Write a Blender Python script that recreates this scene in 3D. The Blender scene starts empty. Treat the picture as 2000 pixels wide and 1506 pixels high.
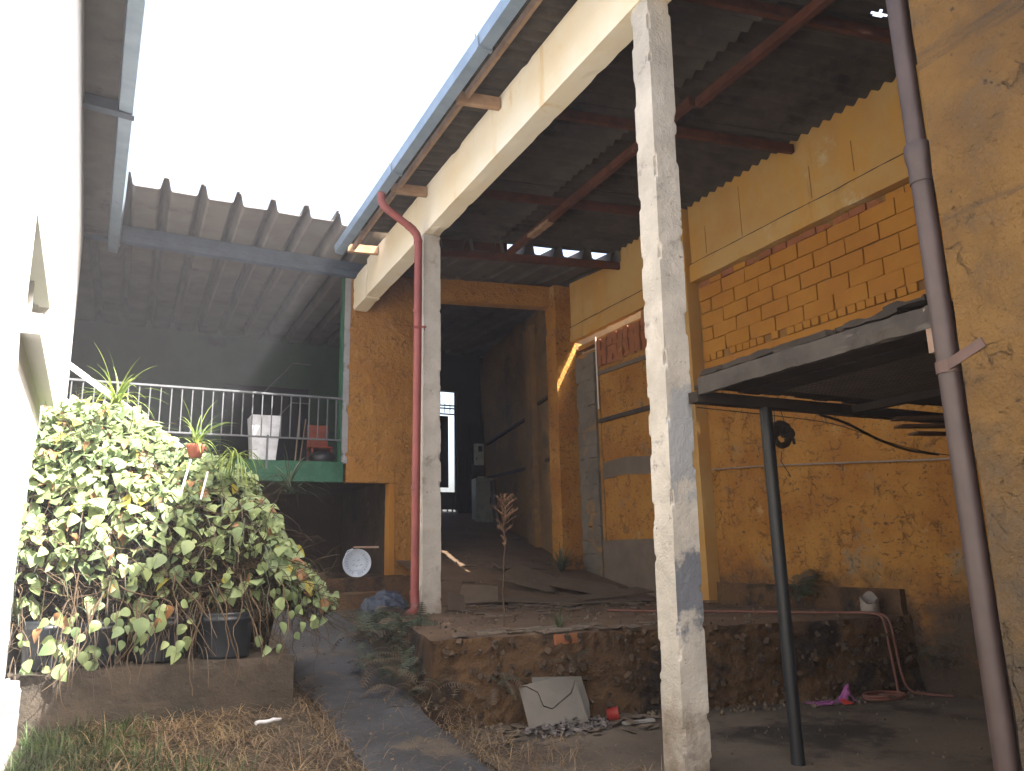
import bpy, math, random
import numpy as np
from mathutils import Vector, noise, Matrix, Quaternion

# ------------------------------------------------------------------ camera
S = bpy.context.scene
H = 1.5
F = 1505.0
vd = np.array([237 - 1000, 1095 - 753, F]); vd /= np.linalg.norm(vd)
vu = np.array([-155., -6953., F]); vu -= vd * vu.dot(vd); vu /= np.linalg.norm(vu)
vx = np.cross(vd, vu)
R = np.stack([vx, vd, vu])
cam = bpy.data.cameras.new("camera"); camo = bpy.data.objects.new("camera", cam)
S.collection.objects.link(camo); S.camera = camo
cam.sensor_width = 36; cam.lens = F / 2000 * 36; cam.clip_start = .05; cam.clip_end = 600
M = Matrix(((R[0, 0], -R[0, 1], -R[0, 2], 0), (R[1, 0], -R[1, 1], -R[1, 2], 0),
            (R[2, 0], -R[2, 1], -R[2, 2], H), (0, 0, 0, 1)))
camo.matrix_world = M

# ------------------------------------------------------------------ sky, sun, exposure
SX, SY, SZ = .527, -.65, 1.0
W = bpy.data.worlds.new("World"); S.world = W; W.use_nodes = True
nt = W.node_tree; bg = nt.nodes["Background"]
sk = nt.nodes.new("ShaderNodeTexSky"); sk.sky_type = 'NISHITA'; sk.sun_disc = False
sk.sun_elevation = math.atan2(SZ, math.hypot(SX, SY)); sk.sun_rotation = math.atan2(SX, SY)
sk.dust_density = 9.0; sk.air_density = 1.0
nt.links.new(sk.outputs[0], bg.inputs[0]); bg.inputs[1].default_value = .15
sun = bpy.data.lights.new("sun", 'SUN'); suno = bpy.data.objects.new("sun", sun); S.collection.objects.link(suno)
sun.energy = 4.8; sun.angle = math.radians(.5); sun.color = (1, .95, .87)
suno.rotation_euler = Vector((-SX, -SY, -SZ)).to_track_quat('-Z', 'Y').to_euler()
suno.location = (6, -8, 14)
S.view_settings.view_transform = 'Standard'; S.view_settings.look = 'None'
S.view_settings.gamma = 1; S.view_settings.use_curve_mapping = False
S.view_settings.exposure = 2.65
S.cycles.max_bounces = 10; S.cycles.diffuse_bounces = 6; S.cycles.glossy_bounces = 3
S.cycles.transmission_bounces = 4; S.cycles.transparent_max_bounces = 8; S.cycles.volume_bounces = 0
S.cycles.use_denoising = True; S.cycles.sample_clamp_indirect = 2.5
S.cycles.use_guiding = True; S.cycles.use_surface_guiding = True; S.cycles.use_volume_guiding = True; S.cycles.guiding_training_samples = 64

random.seed(7)
rnd = random.random
def rr(a, b): return a + (b - a) * rnd()
COL = S.collection

# ------------------------------------------------------------------ geometry collector
class MB:
    def __init__(s): s.v = []; s.f = []; s.sm = []
    def add(s, vs, fs, smooth=False):
        o = len(s.v); s.v += [tuple(map(float, p)) for p in vs]
        for f in fs: s.f.append(tuple(i + o for i in f)); s.sm.append(smooth)
        return s
    def box(s, lo, hi, mat=None):
        (a, b, c), (d, e, f) = lo, hi
        vs = [(a, b, c), (d, b, c), (d, e, c), (a, e, c), (a, b, f), (d, b, f), (d, e, f), (a, e, f)]
        if mat is not None: vs = [mat @ Vector(p) for p in vs]
        return s.add(vs, [(0, 3, 2, 1), (4, 5, 6, 7), (0, 1, 5, 4), (1, 2, 6, 5), (2, 3, 7, 6), (3, 0, 4, 7)])
    def bar(s, p, q, w, h, up=(0, 0, 1)):
        p = Vector(p); q = Vector(q); d = (q - p); L = d.length; d.normalize()
        x = d.cross(Vector(up))
        if x.length < 1e-4: x = d.cross(Vector((1, 0, 0)))
        x.normalize(); y = x.cross(d)
        m = Matrix(((x.x, d.x, y.x, p.x), (x.y, d.y, y.y, p.y), (x.z, d.z, y.z, p.z), (0, 0, 0, 1)))
        return s.box((-w / 2, 0, -h / 2), (w / 2, L, h / 2), m)
    def tube(s, pts, r, n=8, cap=True):
        pts = [Vector(p) for p in pts]; k = len(pts)
        rs = r if isinstance(r, (list, tuple)) else [r] * k
        vs = []; fs = []; prev = None
        for i in range(k):
            t = (pts[min(i + 1, k - 1)] - pts[max(i - 1, 0)]).normalized()
            if prev is None:
                a = t.cross(Vector((0, 0, 1)))
                if a.length < .05: a = t.cross(Vector((1, 0, 0)))
            else: a = prev - t * prev.dot(t)
            a.normalize(); prev = a; b = t.cross(a)
            for j in range(n):
                w = 2 * math.pi * j / n
                vs.append(pts[i] + (a * math.cos(w) + b * math.sin(w)) * rs[i])
        for i in range(k - 1):
            for j in range(n):
                fs.append((i * n + j, i * n + (j + 1) % n, (i + 1) * n + (j + 1) % n, (i + 1) * n + j))
        s.add(vs, fs, True)
        if cap:
            s.add(vs[:n], [tuple(range(n))[::-1]]); s.add(vs[-n:], [tuple(range(n))])
        return s
    def prism(s, poly, d):   # poly: list of 3-D points, extruded by vector d
        n = len(poly); d = Vector(d); a = [Vector(p) for p in poly]; b = [p + d for p in a]
        return s.add(a + b, [tuple(range(n))[::-1], tuple(range(n, 2 * n))] +
                     [(i, (i + 1) % n, n + (i + 1) % n, n + i) for i in range(n)])
    def lathe(s, c, prof, n=20, axis=None, closed=False):
        c = Vector(c); z = Vector(axis or (0, 0, 1)).normalized()
        x = z.cross(Vector((0, 1, 0.01))).normalized(); y = z.cross(x); vs = []; fs = []
        for (r, h) in prof:
            for j in range(n):
                w = 2 * math.pi * j / n; vs.append(c + z * h + (x * math.cos(w) + y * math.sin(w)) * r)
        for i in range(len(prof) - 1):
            for j in range(n): fs.append((i * n + j, i * n + (j + 1) % n, (i + 1) * n + (j + 1) % n, (i + 1) * n + j))
        return s.add(vs, fs, True)
    def mesh(s, name, m):
        me = bpy.data.meshes.new(name); me.from_pydata(s.v, [], s.f); me.update()
        me.polygons.foreach_set('use_smooth', s.sm)
        if m: me.materials.append(m)
        return me
    def build(s, name, m, parent=None, bevel=0):
        o = bpy.data.objects.new(name, s.mesh(name, m)); COL.objects.link(o)
        if parent: o.parent = parent
        if bevel:
            b = o.modifiers.new('bevel', 'BEVEL'); b.width = bevel; b.segments = 1; b.limit_method = 'ANGLE'
        return o

def link(me, name, parent=None, loc=None):
    o = bpy.data.objects.new(name, me); COL.objects.link(o)
    if parent: o.parent = parent
    if loc: o.location = loc
    return o
def thing(name, label, cat, group=None):
    o = bpy.data.objects.new(name, None); COL.objects.link(o); o.empty_display_size = .1
    return tag(o, label, cat, group)
def tag(o, label, cat, group=None):
    o['label'] = label; o['category'] = cat
    if group: o['group'] = group
    return o
def struct(o): o['kind'] = 'structure'; return o
def stuff(o, label=None, cat=None):
    o['kind'] = 'stuff'
    if label: o['label'] = label; o['category'] = cat
    return o

def fbm(p, f, o=3):
    a = 0; w = 1; t = 0
    for i in range(o):
        a += noise.noise(Vector(p) * f) * w; t += w; f *= 2.1; w *= .5
    return a / t

def panel(mb, o, U, V, N, nu, nv, thick, amp, freq, edge=0, cut=None):
    """rough wall face: grid over o + U*s + V*t pushed along N, with sides and back"""
    o = Vector(o); U = Vector(U); V = Vector(V); N = Vector(N).normalized(); vs = []; fs = []
    for j in range(nv + 1):
        for i in range(nu + 1):
            p = o + U * (i / nu) + V * (j / nv)
            d = fbm(p, freq, 4) * amp
            q = p + N * d
            if edge and j in (0, nv): q = q + V.normalized() * fbm(p + Vector((9, 3, 1)), freq * 1.7) * edge
            vs.append(q)
    w = nu + 1
    for j in range(nv):
        for i in range(nu):
            if cut and cut((i + .5) / nu, (j + .5) / nv): continue
            fs.append((j * w + i, j * w + i + 1, (j + 1) * w + i + 1, (j + 1) * w + i))
    mb.add(vs, fs, True)
    b = -N * thick
    ring = [j for j in range(w)] + [(k + 1) * w - 1 for k in range(1, nv + 1)] + \
           [nv * w + k for k in range(nu - 1, -1, -1)] + [k * w for k in range(nv - 1, 0, -1)]
    rv = [vs[k] for k in ring]; n = len(rv)
    corner = [o + b, o + U + b, o + U + V + b, o + V + b]
    bv = []
    for k in ring:
        i = k % w; j = k // w; bv.append(o + U * (i / nu) + V * (j / nv) + b)
    mb.add(rv + bv, [(k, n + k, n + (k + 1) % n, (k + 1) % n) for k in range(n)])
    mb.add(corner, [(3, 2, 1, 0)])
    return mb

def rough_box(mb, lo, hi, seg, amp, freq, chip=0, chipf=5, seed=0):
    lo = Vector(lo); hi = Vector(hi); c = (lo + hi) / 2; h = (hi - lo) / 2
    n = [max(1, round((hi[i] - lo[i]) / seg)) for i in range(3)]
    idx = {}; vs = []; fs = []
    def vert(i, j, k):
        key = (i, j, k)
        if key in idx: return idx[key]
        p = Vector((lo.x + (hi.x - lo.x) * i / n[0], lo.y + (hi.y - lo.y) * j / n[1], lo.z + (hi.z - lo.z) * k / n[2]))
        e = [1 if a in (0, b) else 0 for a, b in zip((i, j, k), n)]
        q = p + Vector((seed, seed * .7, seed * 1.3))
        d = Vector((fbm(q, freq), fbm(q + Vector((7, 1, 3)), freq), fbm(q + Vector((2, 8, 5)), freq))) * amp
        for a in range(3):
            if not e[a]: d[a] *= .3
        p2 = p + d
        if chip and sum(e) >= 2:
            t = max(0, fbm(q, chipf, 3) - .10) * chip * 6
            for a in range(3):
                if e[a]: p2[a] += (c[a] - p[a]) / abs(c[a] - p[a]) * t
        idx[key] = len(vs); vs.append(p2); return idx[key]
    for ax in range(3):
        a, b = [(1, 2), (2, 0), (0, 1)][ax]
        for side in (0, n[ax]):
            for i in range(n[a]):
                for j in range(n[b]):
                    q = []
                    for di, dj in ((0, 0), (1, 0), (1, 1), (0, 1)):
                        t = [0, 0, 0]; t[ax] = side; t[a] = i + di; t[b] = j + dj; q.append(vert(*t))
                    fs.append(tuple(q) if side else tuple(q[::-1]))
    mb.add(vs, fs, False)
    return mb

# ------------------------------------------------------------------ materials
def newmat(name):
    m = bpy.data.materials.new(name); m.use_nodes = True
    return m, m.node_tree, m.node_tree.nodes["Principled BSDF"]
def mixc(t, a, b, fac):
    n = t.nodes.new("ShaderNodeMix"); n.data_type = 'RGBA'
    for s_, v in ((6, a), (7, b)):
        if isinstance(v, tuple): n.inputs[s_].default_value = (*v, 1)
        else: t.links.new(v, n.inputs[s_])
    if isinstance(fac, float): n.inputs[0].default_value = fac
    else: t.links.new(fac, n.inputs[0])
    return n.outputs[2]
def noisen(t, scale, detail=5, rough=.6, vec=None, kind='noise'):
    if kind == 'noise':
        n = t.nodes.new("ShaderNodeTexNoise"); n.inputs['Detail'].default_value = detail; n.inputs['Roughness'].default_value = rough
    else:
        n = t.nodes.new("ShaderNodeTexVoronoi")
    n.inputs['Scale'].default_value = scale
    if vec is not None: t.links.new(vec, n.inputs['Vector'])
    return n.outputs['Fac'] if kind == 'noise' else n.outputs['Distance']
def ramp(t, x, lo, hi):
    n = t.nodes.new("ShaderNodeMapRange"); n.interpolation_type = 'SMOOTHSTEP'
    t.links.new(x, n.inputs[0]); n.inputs[1].default_value = lo; n.inputs[2].default_value = hi
    return n.outputs[0]
def mth(t, op, a, b=None):
    n = t.nodes.new("ShaderNodeMath"); n.operation = op
    for i, v in enumerate((a, b)):
        if v is None: continue
        if isinstance(v, (int, float)): n.inputs[i].default_value = v
        else: t.links.new(v, n.inputs[i])
    return n.outputs[0]

# overall albedo of each material relative to the swatches below
GAIN = dict(orange_plaster=.55, orange_wall_paint=.55, terrace_orange_plaster=.62, pier_plaster=.40, cream_paint=.55, fibre_cement_sheet=.6,
            channel_sheet=.42, dark_channel_sheet=.6, red_brown_timber=.6, weathered_fascia_board=.75, dark_green_wall=.9, green_paint=.55,
            bare_grey_block=.6, bare_clay_brick=.6, cement_patch=.6, mortar=.5, floor_concrete=.5, dusty_earth_floor=.68, rubble_earth_face=.62,
            dry_soil=.5, path_concrete=.7, dark_plaster=.6, grimy_orange_plaster=.85, blue_black_wall=.7, brown_painted_pipe=.4, galvanised_gutter=.75,
            grey_cement_board=.36, mossy_concrete=.45, broken_fibre_sheet=.6, grey_bark_scrap=.6, brown_slat=.6, charred_grey_plank=.36, dark_blue_iron_paint=.35,
            whitewashed_concrete=.85, pale_post_paint=.85, red_painted_pipe=.8, dead_vine_litter=.7, dry_twig=.38, pale_wood_offcut=.7, red_plastic=.7, pink_cloth=.6,
            dirty_grey_plastic=.6, white_wall_paint=.75, grey_rail_paint=.3, hose_rubber=.7, pale_conduit=.6, white_paper=.8, dark_batten=.6, grey_render=.75, crumb_stone=.6, grey_ash_paper=.6, white_chip=.6)
def wmat(name, c1, c2, sc=2.0, stains=(), streak=None, bumps=((30, .4, .01),), rough=.9, base=None, spec=.25, metal=0.0, band=(.35, .65), crease=None, smear=None):
    """weathered surface. stains: (colour, scale, lo, hi[, stretch xyz]); base: (z0, z1, colour) dirt rising from the foot"""
    k_ = GAIN.get(name, 1.0); sc_ = lambda c: tuple(x * k_ for x in c)
    c1 = sc_(c1); c2 = sc_(c2); stains = [(sc_(st[0]),) + tuple(st[1:]) for st in stains]
    if base: base = (base[0], base[1], sc_(base[2]))
    m, t, b = newmat(name)
    g = t.nodes.new("ShaderNodeNewGeometry"); P = g.outputs['Position']
    col = mixc(t, c1, c2, ramp(t, noisen(t, sc, 6, .62, P), *band))
    k = 0
    for st in stains:
        c, s_, lo, hi = st[:4]; k += 1
        mp = t.nodes.new("ShaderNodeMapping"); t.links.new(P, mp.inputs[0]); mp.inputs[1].default_value = (3.1 * k, 1.7 * k, 5.3 * k)
        if len(st) > 4: mp.inputs[3].default_value = st[4]
        col = mixc(t, col, c, ramp(t, noisen(t, s_, 7, .68, mp.outputs[0]), lo, hi))
    hgt = None
    if crease:
        cs, cw, cc = crease; cc = sc_(cc)
        nz = t.nodes.new("ShaderNodeTexNoise"); nz.inputs['Scale'].default_value = cs * .9; nz.inputs['Detail'].default_value = 4; t.links.new(P, nz.inputs['Vector'])
        vm = t.nodes.new("ShaderNodeVectorMath"); vm.operation = 'SCALE'; t.links.new(nz.outputs['Color'], vm.inputs[0]); vm.inputs['Scale'].default_value = 1.6 / cs
        va = t.nodes.new("ShaderNodeVectorMath"); t.links.new(P, va.inputs[0]); t.links.new(vm.outputs[0], va.inputs[1])
        vo = t.nodes.new("ShaderNodeTexVoronoi"); vo.feature = 'DISTANCE_TO_EDGE'; vo.inputs['Scale'].default_value = cs; t.links.new(va.outputs[0], vo.inputs['Vector'])
        line = mth(t, 'SUBTRACT', 1.0, ramp(t, vo.outputs['Distance'], 0.0, cw))
        keep = ramp(t, noisen(t, cs * .55, 4, .6, P), .50, .60)
        hgt = mth(t, 'MULTIPLY', line, keep)
        col = mixc(t, col, cc, mth(t, 'MULTIPLY', hgt, .55))
    if smear:
        sp = t.nodes.new("ShaderNodeSeparateXYZ"); t.links.new(P, sp.inputs[0])
        sn = t.nodes.new("ShaderNodeSeparateXYZ"); t.links.new(g.outputs['True Normal'], sn.inputs[0])
        face = mth(t, 'LESS_THAN', sn.outputs[1], -.5)
        for zc, hf, c in smear:
            d = mth(t, 'ABSOLUTE', mth(t, 'SUBTRACT', sp.outputs[2], zc))
            e = mth(t, 'ADD', mth(t, 'DIVIDE', d, hf), mth(t, 'MULTIPLY', mth(t, 'SUBTRACT', noisen(t, 4.5, 6, .65, P), .5), 3.2))
            k2 = mth(t, 'MULTIPLY', mth(t, 'SUBTRACT', 1.0, ramp(t, e, .55, 1.0)), face)
            col = mixc(t, col, c, mth(t, 'MULTIPLY', k2, .85))
    if base:
        z0, z1, c = base
        sp = t.nodes.new("ShaderNodeSeparateXYZ"); t.links.new(P, sp.inputs[0])
        zz = mth(t, 'ADD', sp.outputs[2], mth(t, 'MULTIPLY', mth(t, 'SUBTRACT', noisen(t, 2.2, 6, .7, P), .5), (z1 - z0) * 2.2))
        n = t.nodes.new("ShaderNodeMapRange"); n.interpolation_type = 'SMOOTHSTEP'
        t.links.new(zz, n.inputs[0]); n.inputs[1].default_value = z0; n.inputs[2].default_value = z1
        n.inputs[3].default_value = 1; n.inputs[4].default_value = 0
        col = mixc(t, col, c, n.outputs[0])
    t.links.new(col, b.inputs['Base Color'])
    b.inputs['Roughness'].default_value = rough; b.inputs['Metallic'].default_value = metal
    b.inputs['Specular IOR Level'].default_value = spec
    nrm = None
    if hgt is not None:
        bp = t.nodes.new("ShaderNodeBump"); bp.invert = True; bp.inputs['Strength'].default_value = .8; bp.inputs['Distance'].default_value = .03
        t.links.new(hgt, bp.inputs['Height']); nrm = bp.outputs[0]
    for (s_, st, d) in bumps:
        bp = t.nodes.new("ShaderNodeBump"); bp.inputs['Strength'].default_value = st; bp.inputs['Distance'].default_value = d
        t.links.new(noisen(t, s_, 6, .65, P), bp.inputs['Height'])
        if nrm is not None: t.links.new(nrm, bp.inputs['Normal'])
        nrm = bp.outputs[0]
    if nrm is not None: t.links.new(nrm, b.inputs['Normal'])
    return m

MORT = (.16, .12, .085)
M_OR = wmat("orange_plaster", (.64, .31, .065), (.50, .21, .04), 1.2,
            stains=(((.40, .30, .18), 1.3, .56, .70), ((.20, .12, .06), 2.6, .58, .74), ((.70, .46, .20), 2.2, .58, .76), ((.16, .09, .04), 11., .58, .67, (1, .7, 1.6)), ((.10, .065, .035), 26., .60, .67)),
            bumps=((9, .9, .06), (34, .9, .02)), base=(.45, 1.5, (.115, .08, .055)), crease=(7.5, .07, (.13, .07, .03)))
M_ORS = wmat("orange_wall_paint", (.66, .30, .05), (.57, .24, .04), 1.0,
             stains=(((.30, .18, .09), 1.6, .66, .8), ((.14, .09, .05), 9., .68, .75), ((.70, .43, .17), 1.5, .64, .8)), bumps=((14, .3, .02), (70, .35, .006)))
M_ORT = wmat("terrace_orange_plaster", (.60, .29, .07), (.52, .23, .05), 1.3,
             stains=(((.42, .30, .19), 2.4, .66, .74), ((.20, .11, .05), 6., .63, .73), ((.22, .11, .03), 18., .60, .68)), crease=(9, .06, (.25, .13, .05)), bumps=((11, 1, .07), (40, .8, .015)))
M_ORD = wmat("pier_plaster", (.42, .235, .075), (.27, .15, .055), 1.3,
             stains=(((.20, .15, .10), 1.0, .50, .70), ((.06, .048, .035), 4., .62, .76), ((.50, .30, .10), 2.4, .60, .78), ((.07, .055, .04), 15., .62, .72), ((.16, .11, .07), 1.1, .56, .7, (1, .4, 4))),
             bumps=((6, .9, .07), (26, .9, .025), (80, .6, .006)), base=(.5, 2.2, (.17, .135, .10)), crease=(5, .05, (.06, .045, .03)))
M_CREAM = wmat("cream_paint", (.74, .475, .18), (.68, .37, .11), .9, stains=(((.74, .40, .10), 1.1, .52, .64, (1, 1, .5)), ((.42, .28, .12), 1.6, .56, .74, (1, 2.2, .22)), ((.80, .66, .40), 1.3, .60, .74), ((.2, .14, .08), 5., .66, .76, (1, 1.4, .3)), ((.22, .15, .08), 18., .66, .74)), bumps=((25, .3, .01),))
M_BEAM = wmat("beam_cream_paint", (.72, .66, .55), (.70, .60, .44), .8, stains=(((.60, .42, .20), 1.5, .6, .8), ((.62, .45, .24), 2.2, .58, .74, (1, 2, .2)), ((.35, .28, .2), 7., .68, .78)), bumps=((18, .25, .012),))
M_POST = wmat("whitewashed_concrete", (.62, .57, .50), (.48, .44, .38), 2.5,
              stains=(((.30, .27, .24), 4., .58, .7), ((.52, .34, .15), 2.0, .66, .78), ((.14, .12, .1), 16., .66, .71)),
              bumps=((12, .8, .03), (60, .8, .01)), base=(-.2, .75, (.20, .155, .11)), smear=((1.22, .30, (.10, .115, .145)), (2.25, .42, (.30, .31, .32))))
M_POST2 = wmat("pale_post_paint", (.60, .555, .49), (.48, .44, .38), 2.5,
              stains=(((.34, .30, .25), 4., .58, .7), ((.46, .33, .18), 2.0, .64, .76), ((.14, .12, .1), 16., .66, .71)),
              bumps=((14, .6, .02), (60, .8, .01)), base=(.5, 1.2, (.22, .17, .12)))
M_FIB = wmat("fibre_cement_sheet", (.115, .095, .075), (.075, .062, .05), 2.5, stains=(((.03, .026, .022), 1.3, .52, .7), ((.17, .14, .11), 5., .62, .76)), bumps=((40, .3, .006),))
M_KAL = wmat("channel_sheet", (.34, .31, .28), (.27, .24, .22), 2.0, stains=(((.12, .10, .09), 1.4, .58, .75), ((.42, .33, .25), 3., .62, .75)), bumps=((40, .3, .006),))
M_KALD = wmat("dark_channel_sheet", (.16, .14, .12), (.11, .095, .085), 2.0, stains=(((.05, .045, .04), 1.4, .58, .75),), bumps=((40, .3, .006),))  # darker version of the channel sheet, for the passage
M_TIM = wmat("red_brown_timber", (.16, .055, .028), (.10, .035, .02), 4, stains=(((.30, .20, .12), 2.5, .64, .74), ((.05, .03, .02), 3, .6, .8)), bumps=((50, .4, .005),))
M_FAS = wmat("weathered_fascia_board", (.42, .27, .17), (.32, .19, .11), 5, stains=(((.16, .09, .06), 3, .6, .75),), bumps=((60, .4, .005),))
M_ZINC = wmat("galvanised_gutter", (.31, .40, .50), (.25, .33, .42), 3, stains=(((.22, .24, .27), 5, .6, .8),), rough=.5, spec=.5, metal=.35, bumps=((20, .15, .004),))
M_STEEL = wmat("blue_grey_steel", (.05, .075, .115), (.038, .055, .085), 3, rough=.55, spec=.4, bumps=((30, .15, .003),))
M_RPVC = wmat("red_painted_pipe", (.30, .075, .065), (.24, .06, .055), 3, stains=(((.40, .25, .22), 8, .7, .76), ((.12, .04, .035), 3, .62, .8)), rough=.55, spec=.4, bumps=((40, .1, .003),))
M_BPVC = wmat("brown_painted_pipe", (.15, .10, .095), (.11, .075, .07), 3, stains=(((.24, .2, .19), 9, .7, .76),), rough=.5, spec=.4, bumps=((40, .1, .003),))
M_GREEN = wmat("green_paint", (.06, .20, .125), (.045, .155, .095), 3, stains=(((.10, .12, .09), 3, .66, .76),), bumps=((12, .7, .04), (50, .5, .01)), rough=.7)
M_DGREEN = wmat("dark_green_wall", (.05, .105, .075), (.04, .08, .06), 1, stains=(((.03, .045, .04), .9, .55, .7),), bumps=((30, .2, .01),))
M_WHITE = wmat("white_wall_paint", (.80, .79, .76), (.74, .73, .70), 1.2, stains=(((.60, .54, .48), 1.5, .66, .8),), bumps=((20, .3, .01),))
M_GREYP = wmat("grey_render", (.38, .37, .38), (.30, .29, .30), 3, stains=(((.42, .28, .16), 3, .66, .75),), bumps=((20, .5, .02),))
M_BLOCKG = wmat("bare_grey_block", (.21, .185, .15), (.15, .13, .105), 2.5, stains=(((.42, .22, .07), 1.3, .56, .68), ((.07, .06, .05), 3, .6, .75)), bumps=((25, .6, .015),))
M_TERRA = wmat("bare_clay_brick", (.42, .155, .07), (.34, .13, .06), 4, stains=(((.55, .27, .08), 3, .56, .7),), bumps=((30, .6, .015),))
M_PATCH = wmat("cement_patch", (.21, .165, .13), (.165, .13, .10), 3, stains=(((.40, .21, .06), 3, .66, .75),), bumps=((20, .5, .015),))
M_MORT = wmat("mortar", (.52, .26, .06), (.30, .16, .06), 3, bumps=((40, .6, .01),))
M_BAT = wmat("dark_batten", (.075, .06, .05), (.05, .04, .035), 5, bumps=((30, .3, .005),))
M_WOOD = wmat("charred_grey_plank", (.15, .125, .105), (.085, .07, .06), 3, stains=(((.32, .29, .26), 3.5, .58, .72, (3, .5, 3)), ((.03, .025, .02), 5, .62, .74)), bumps=((60, .5, .006),), rough=.75)
M_BLACKW = wmat("dark_board", (.035, .026, .02), (.022, .017, .014), 5, bumps=((50, .4, .005),))  # near-black brown for the loft boards and beams
M_PALEW = wmat("pale_wood_offcut", (.40, .28, .21), (.33, .22, .16), 6, bumps=((60, .3, .004),))
M_SLAT = wmat("brown_slat", (.16, .09, .05), (.11, .06, .035), 5, bumps=((60, .3, .004),))
M_POLE = wmat("dark_blue_iron_paint", (.03, .035, .042), (.022, .026, .03), 4, stains=(((.55, .56, .55), 7, .72, .745, (1, 1, .35)),), rough=.5, spec=.4, bumps=((30, .2, .003),))
M_GROUND = wmat("dry_soil", (.13, .105, .075), (.085, .068, .048), 2.5, stains=(((.20, .15, .10), 4, .56, .72), ((.05, .055, .03), 1.2, .56, .7)), bumps=((10, .8, .05), (50, .8, .015)), rough=1)
M_PATH = wmat("path_concrete", (.085, .088, .095), (.05, .05, .054), 1.3, stains=(((.13, .105, .078), 1.8, .55, .70), ((.17, .15, .13), 19, .64, .72), ((.03, .03, .03), 7, .60, .70), ((.12, .10, .075), 40, .58, .68)), bumps=((9, .7, .04), (45, .9, .015)), rough=.95)
M_FLOOR = wmat("floor_concrete", (.24, .19, .14), (.15, .12, .09), .9, stains=(((.05, .043, .035), .8, .50, .62), ((.11, .08, .055), 3, .56, .72), ((.30, .26, .21), 1.7, .62, .76), ((.06, .05, .04), 12, .62, .70), ((.28, .23, .18), 30, .66, .72)), bumps=((15, .5, .015), (60, .6, .006)), rough=.8)
M_PLATT = wmat("dusty_earth_floor", (.165, .105, .062), (.125, .08, .05), 1.4, stains=(((.08, .055, .038), 1.6, .55, .7), ((.24, .17, .11), 5, .62, .74)), bumps=((12, .6, .03), (50, .6, .01)), rough=1)
M_PLATF = wmat("rubble_earth_face", (.20, .115, .055), (.12, .07, .038), 2.2, stains=(((.045, .033, .025), 1.3, .5, .62), ((.34, .20, .09), 5, .62, .74), ((.05, .036, .025), 9, .6, .68)), bumps=((14, 1, .06), (45, .9, .02)), rough=1)
M_DARK = wmat("dark_plaster", (.10, .07, .042), (.07, .048, .032), 1.0, stains=(((.17, .12, .075), 2.2, .56, .72), ((.035, .028, .024), 1, .55, .7)), bumps=((12, .5, .03),))  # dark brown plaster of the undercroft and slab
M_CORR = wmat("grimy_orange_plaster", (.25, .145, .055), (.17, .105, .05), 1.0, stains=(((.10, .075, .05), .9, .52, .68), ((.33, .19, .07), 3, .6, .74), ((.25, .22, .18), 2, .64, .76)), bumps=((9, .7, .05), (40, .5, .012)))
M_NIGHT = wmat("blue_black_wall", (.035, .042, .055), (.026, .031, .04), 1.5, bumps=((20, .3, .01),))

def simple(name, c, rough=.6, spec=.4, var=.25, sc=6, metal=0.0):
    return wmat(name, c, tuple(x * (1 - var) for x in c), sc, rough=rough, spec=spec, bumps=((30, .15, .003),), metal=metal)

def leafmat(name, c1, c2, trans=.5, sc=3):
    m, t, b = newmat(name)
    g = t.nodes.new("ShaderNodeNewGeometry")
    col = mixc(t, c1, c2, ramp(t, noisen(t, sc, 3, .5, g.outputs['Position']), .38, .62))
    t.links.new(col, b.inputs['Base Color']); b.inputs['Roughness'].default_value = .55
    b.inputs['Specular IOR Level'].default_value = .35
    tr = t.nodes.new("ShaderNodeBsdfTranslucent"); t.links.new(col, tr.inputs[0])
    mx = t.nodes.new("ShaderNodeMixShader"); mx.inputs[0].default_value = trans
    out = t.nodes["Material Output"]
    t.links.new(b.outputs[0], mx.inputs[1]); t.links.new(tr.outputs[0], mx.inputs[2]); t.links.new(mx.outputs[0], out.inputs[0])
    return m
M_LEAF = leafmat("vine_leaf", (.25, .32, .15), (.14, .20, .10), .35, 4)
M_LEAF2 = leafmat("pale_vine_leaf", (.27, .33, .15), (.20, .26, .11), .35, 4)
M_LEAFY = leafmat("yellow_vine_leaf", (.42, .36, .07), (.30, .28, .07), .4, 6)
M_LEAFB = leafmat("brown_dead_leaf", (.26, .13, .05), (.16, .09, .05), .2, 8)
M_SPID = leafmat("spider_plant_blade", (.22, .28, .06), (.12, .19, .05), .35, 8)
M_FERN = leafmat("fern_leaf", (.075, .095, .06), (.04, .055, .036), .2, 6)
M_FERNB = leafmat("dry_fern_leaf", (.11, .08, .05), (.07, .05, .035), .2, 6)
M_GRASS = leafmat("green_grass_blade", (.05, .085, .026), (.04, .055, .024), .3, 3)
M_STRAW = leafmat("dry_straw", (.22, .155, .085), (.12, .08, .05), .2, 5)
M_TWIG = simple("dry_twig", (.24, .17, .11), .9, .1, .4)
M_LITTER = wmat("dead_vine_litter", (.075, .055, .036), (.045, .035, .024), 9, stains=(((.14, .10, .06), 22, .58, .7), ((.05, .075, .03), 3, .55, .7)), bumps=((18, 1, .08), (60, 1, .03)), rough=1)

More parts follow.
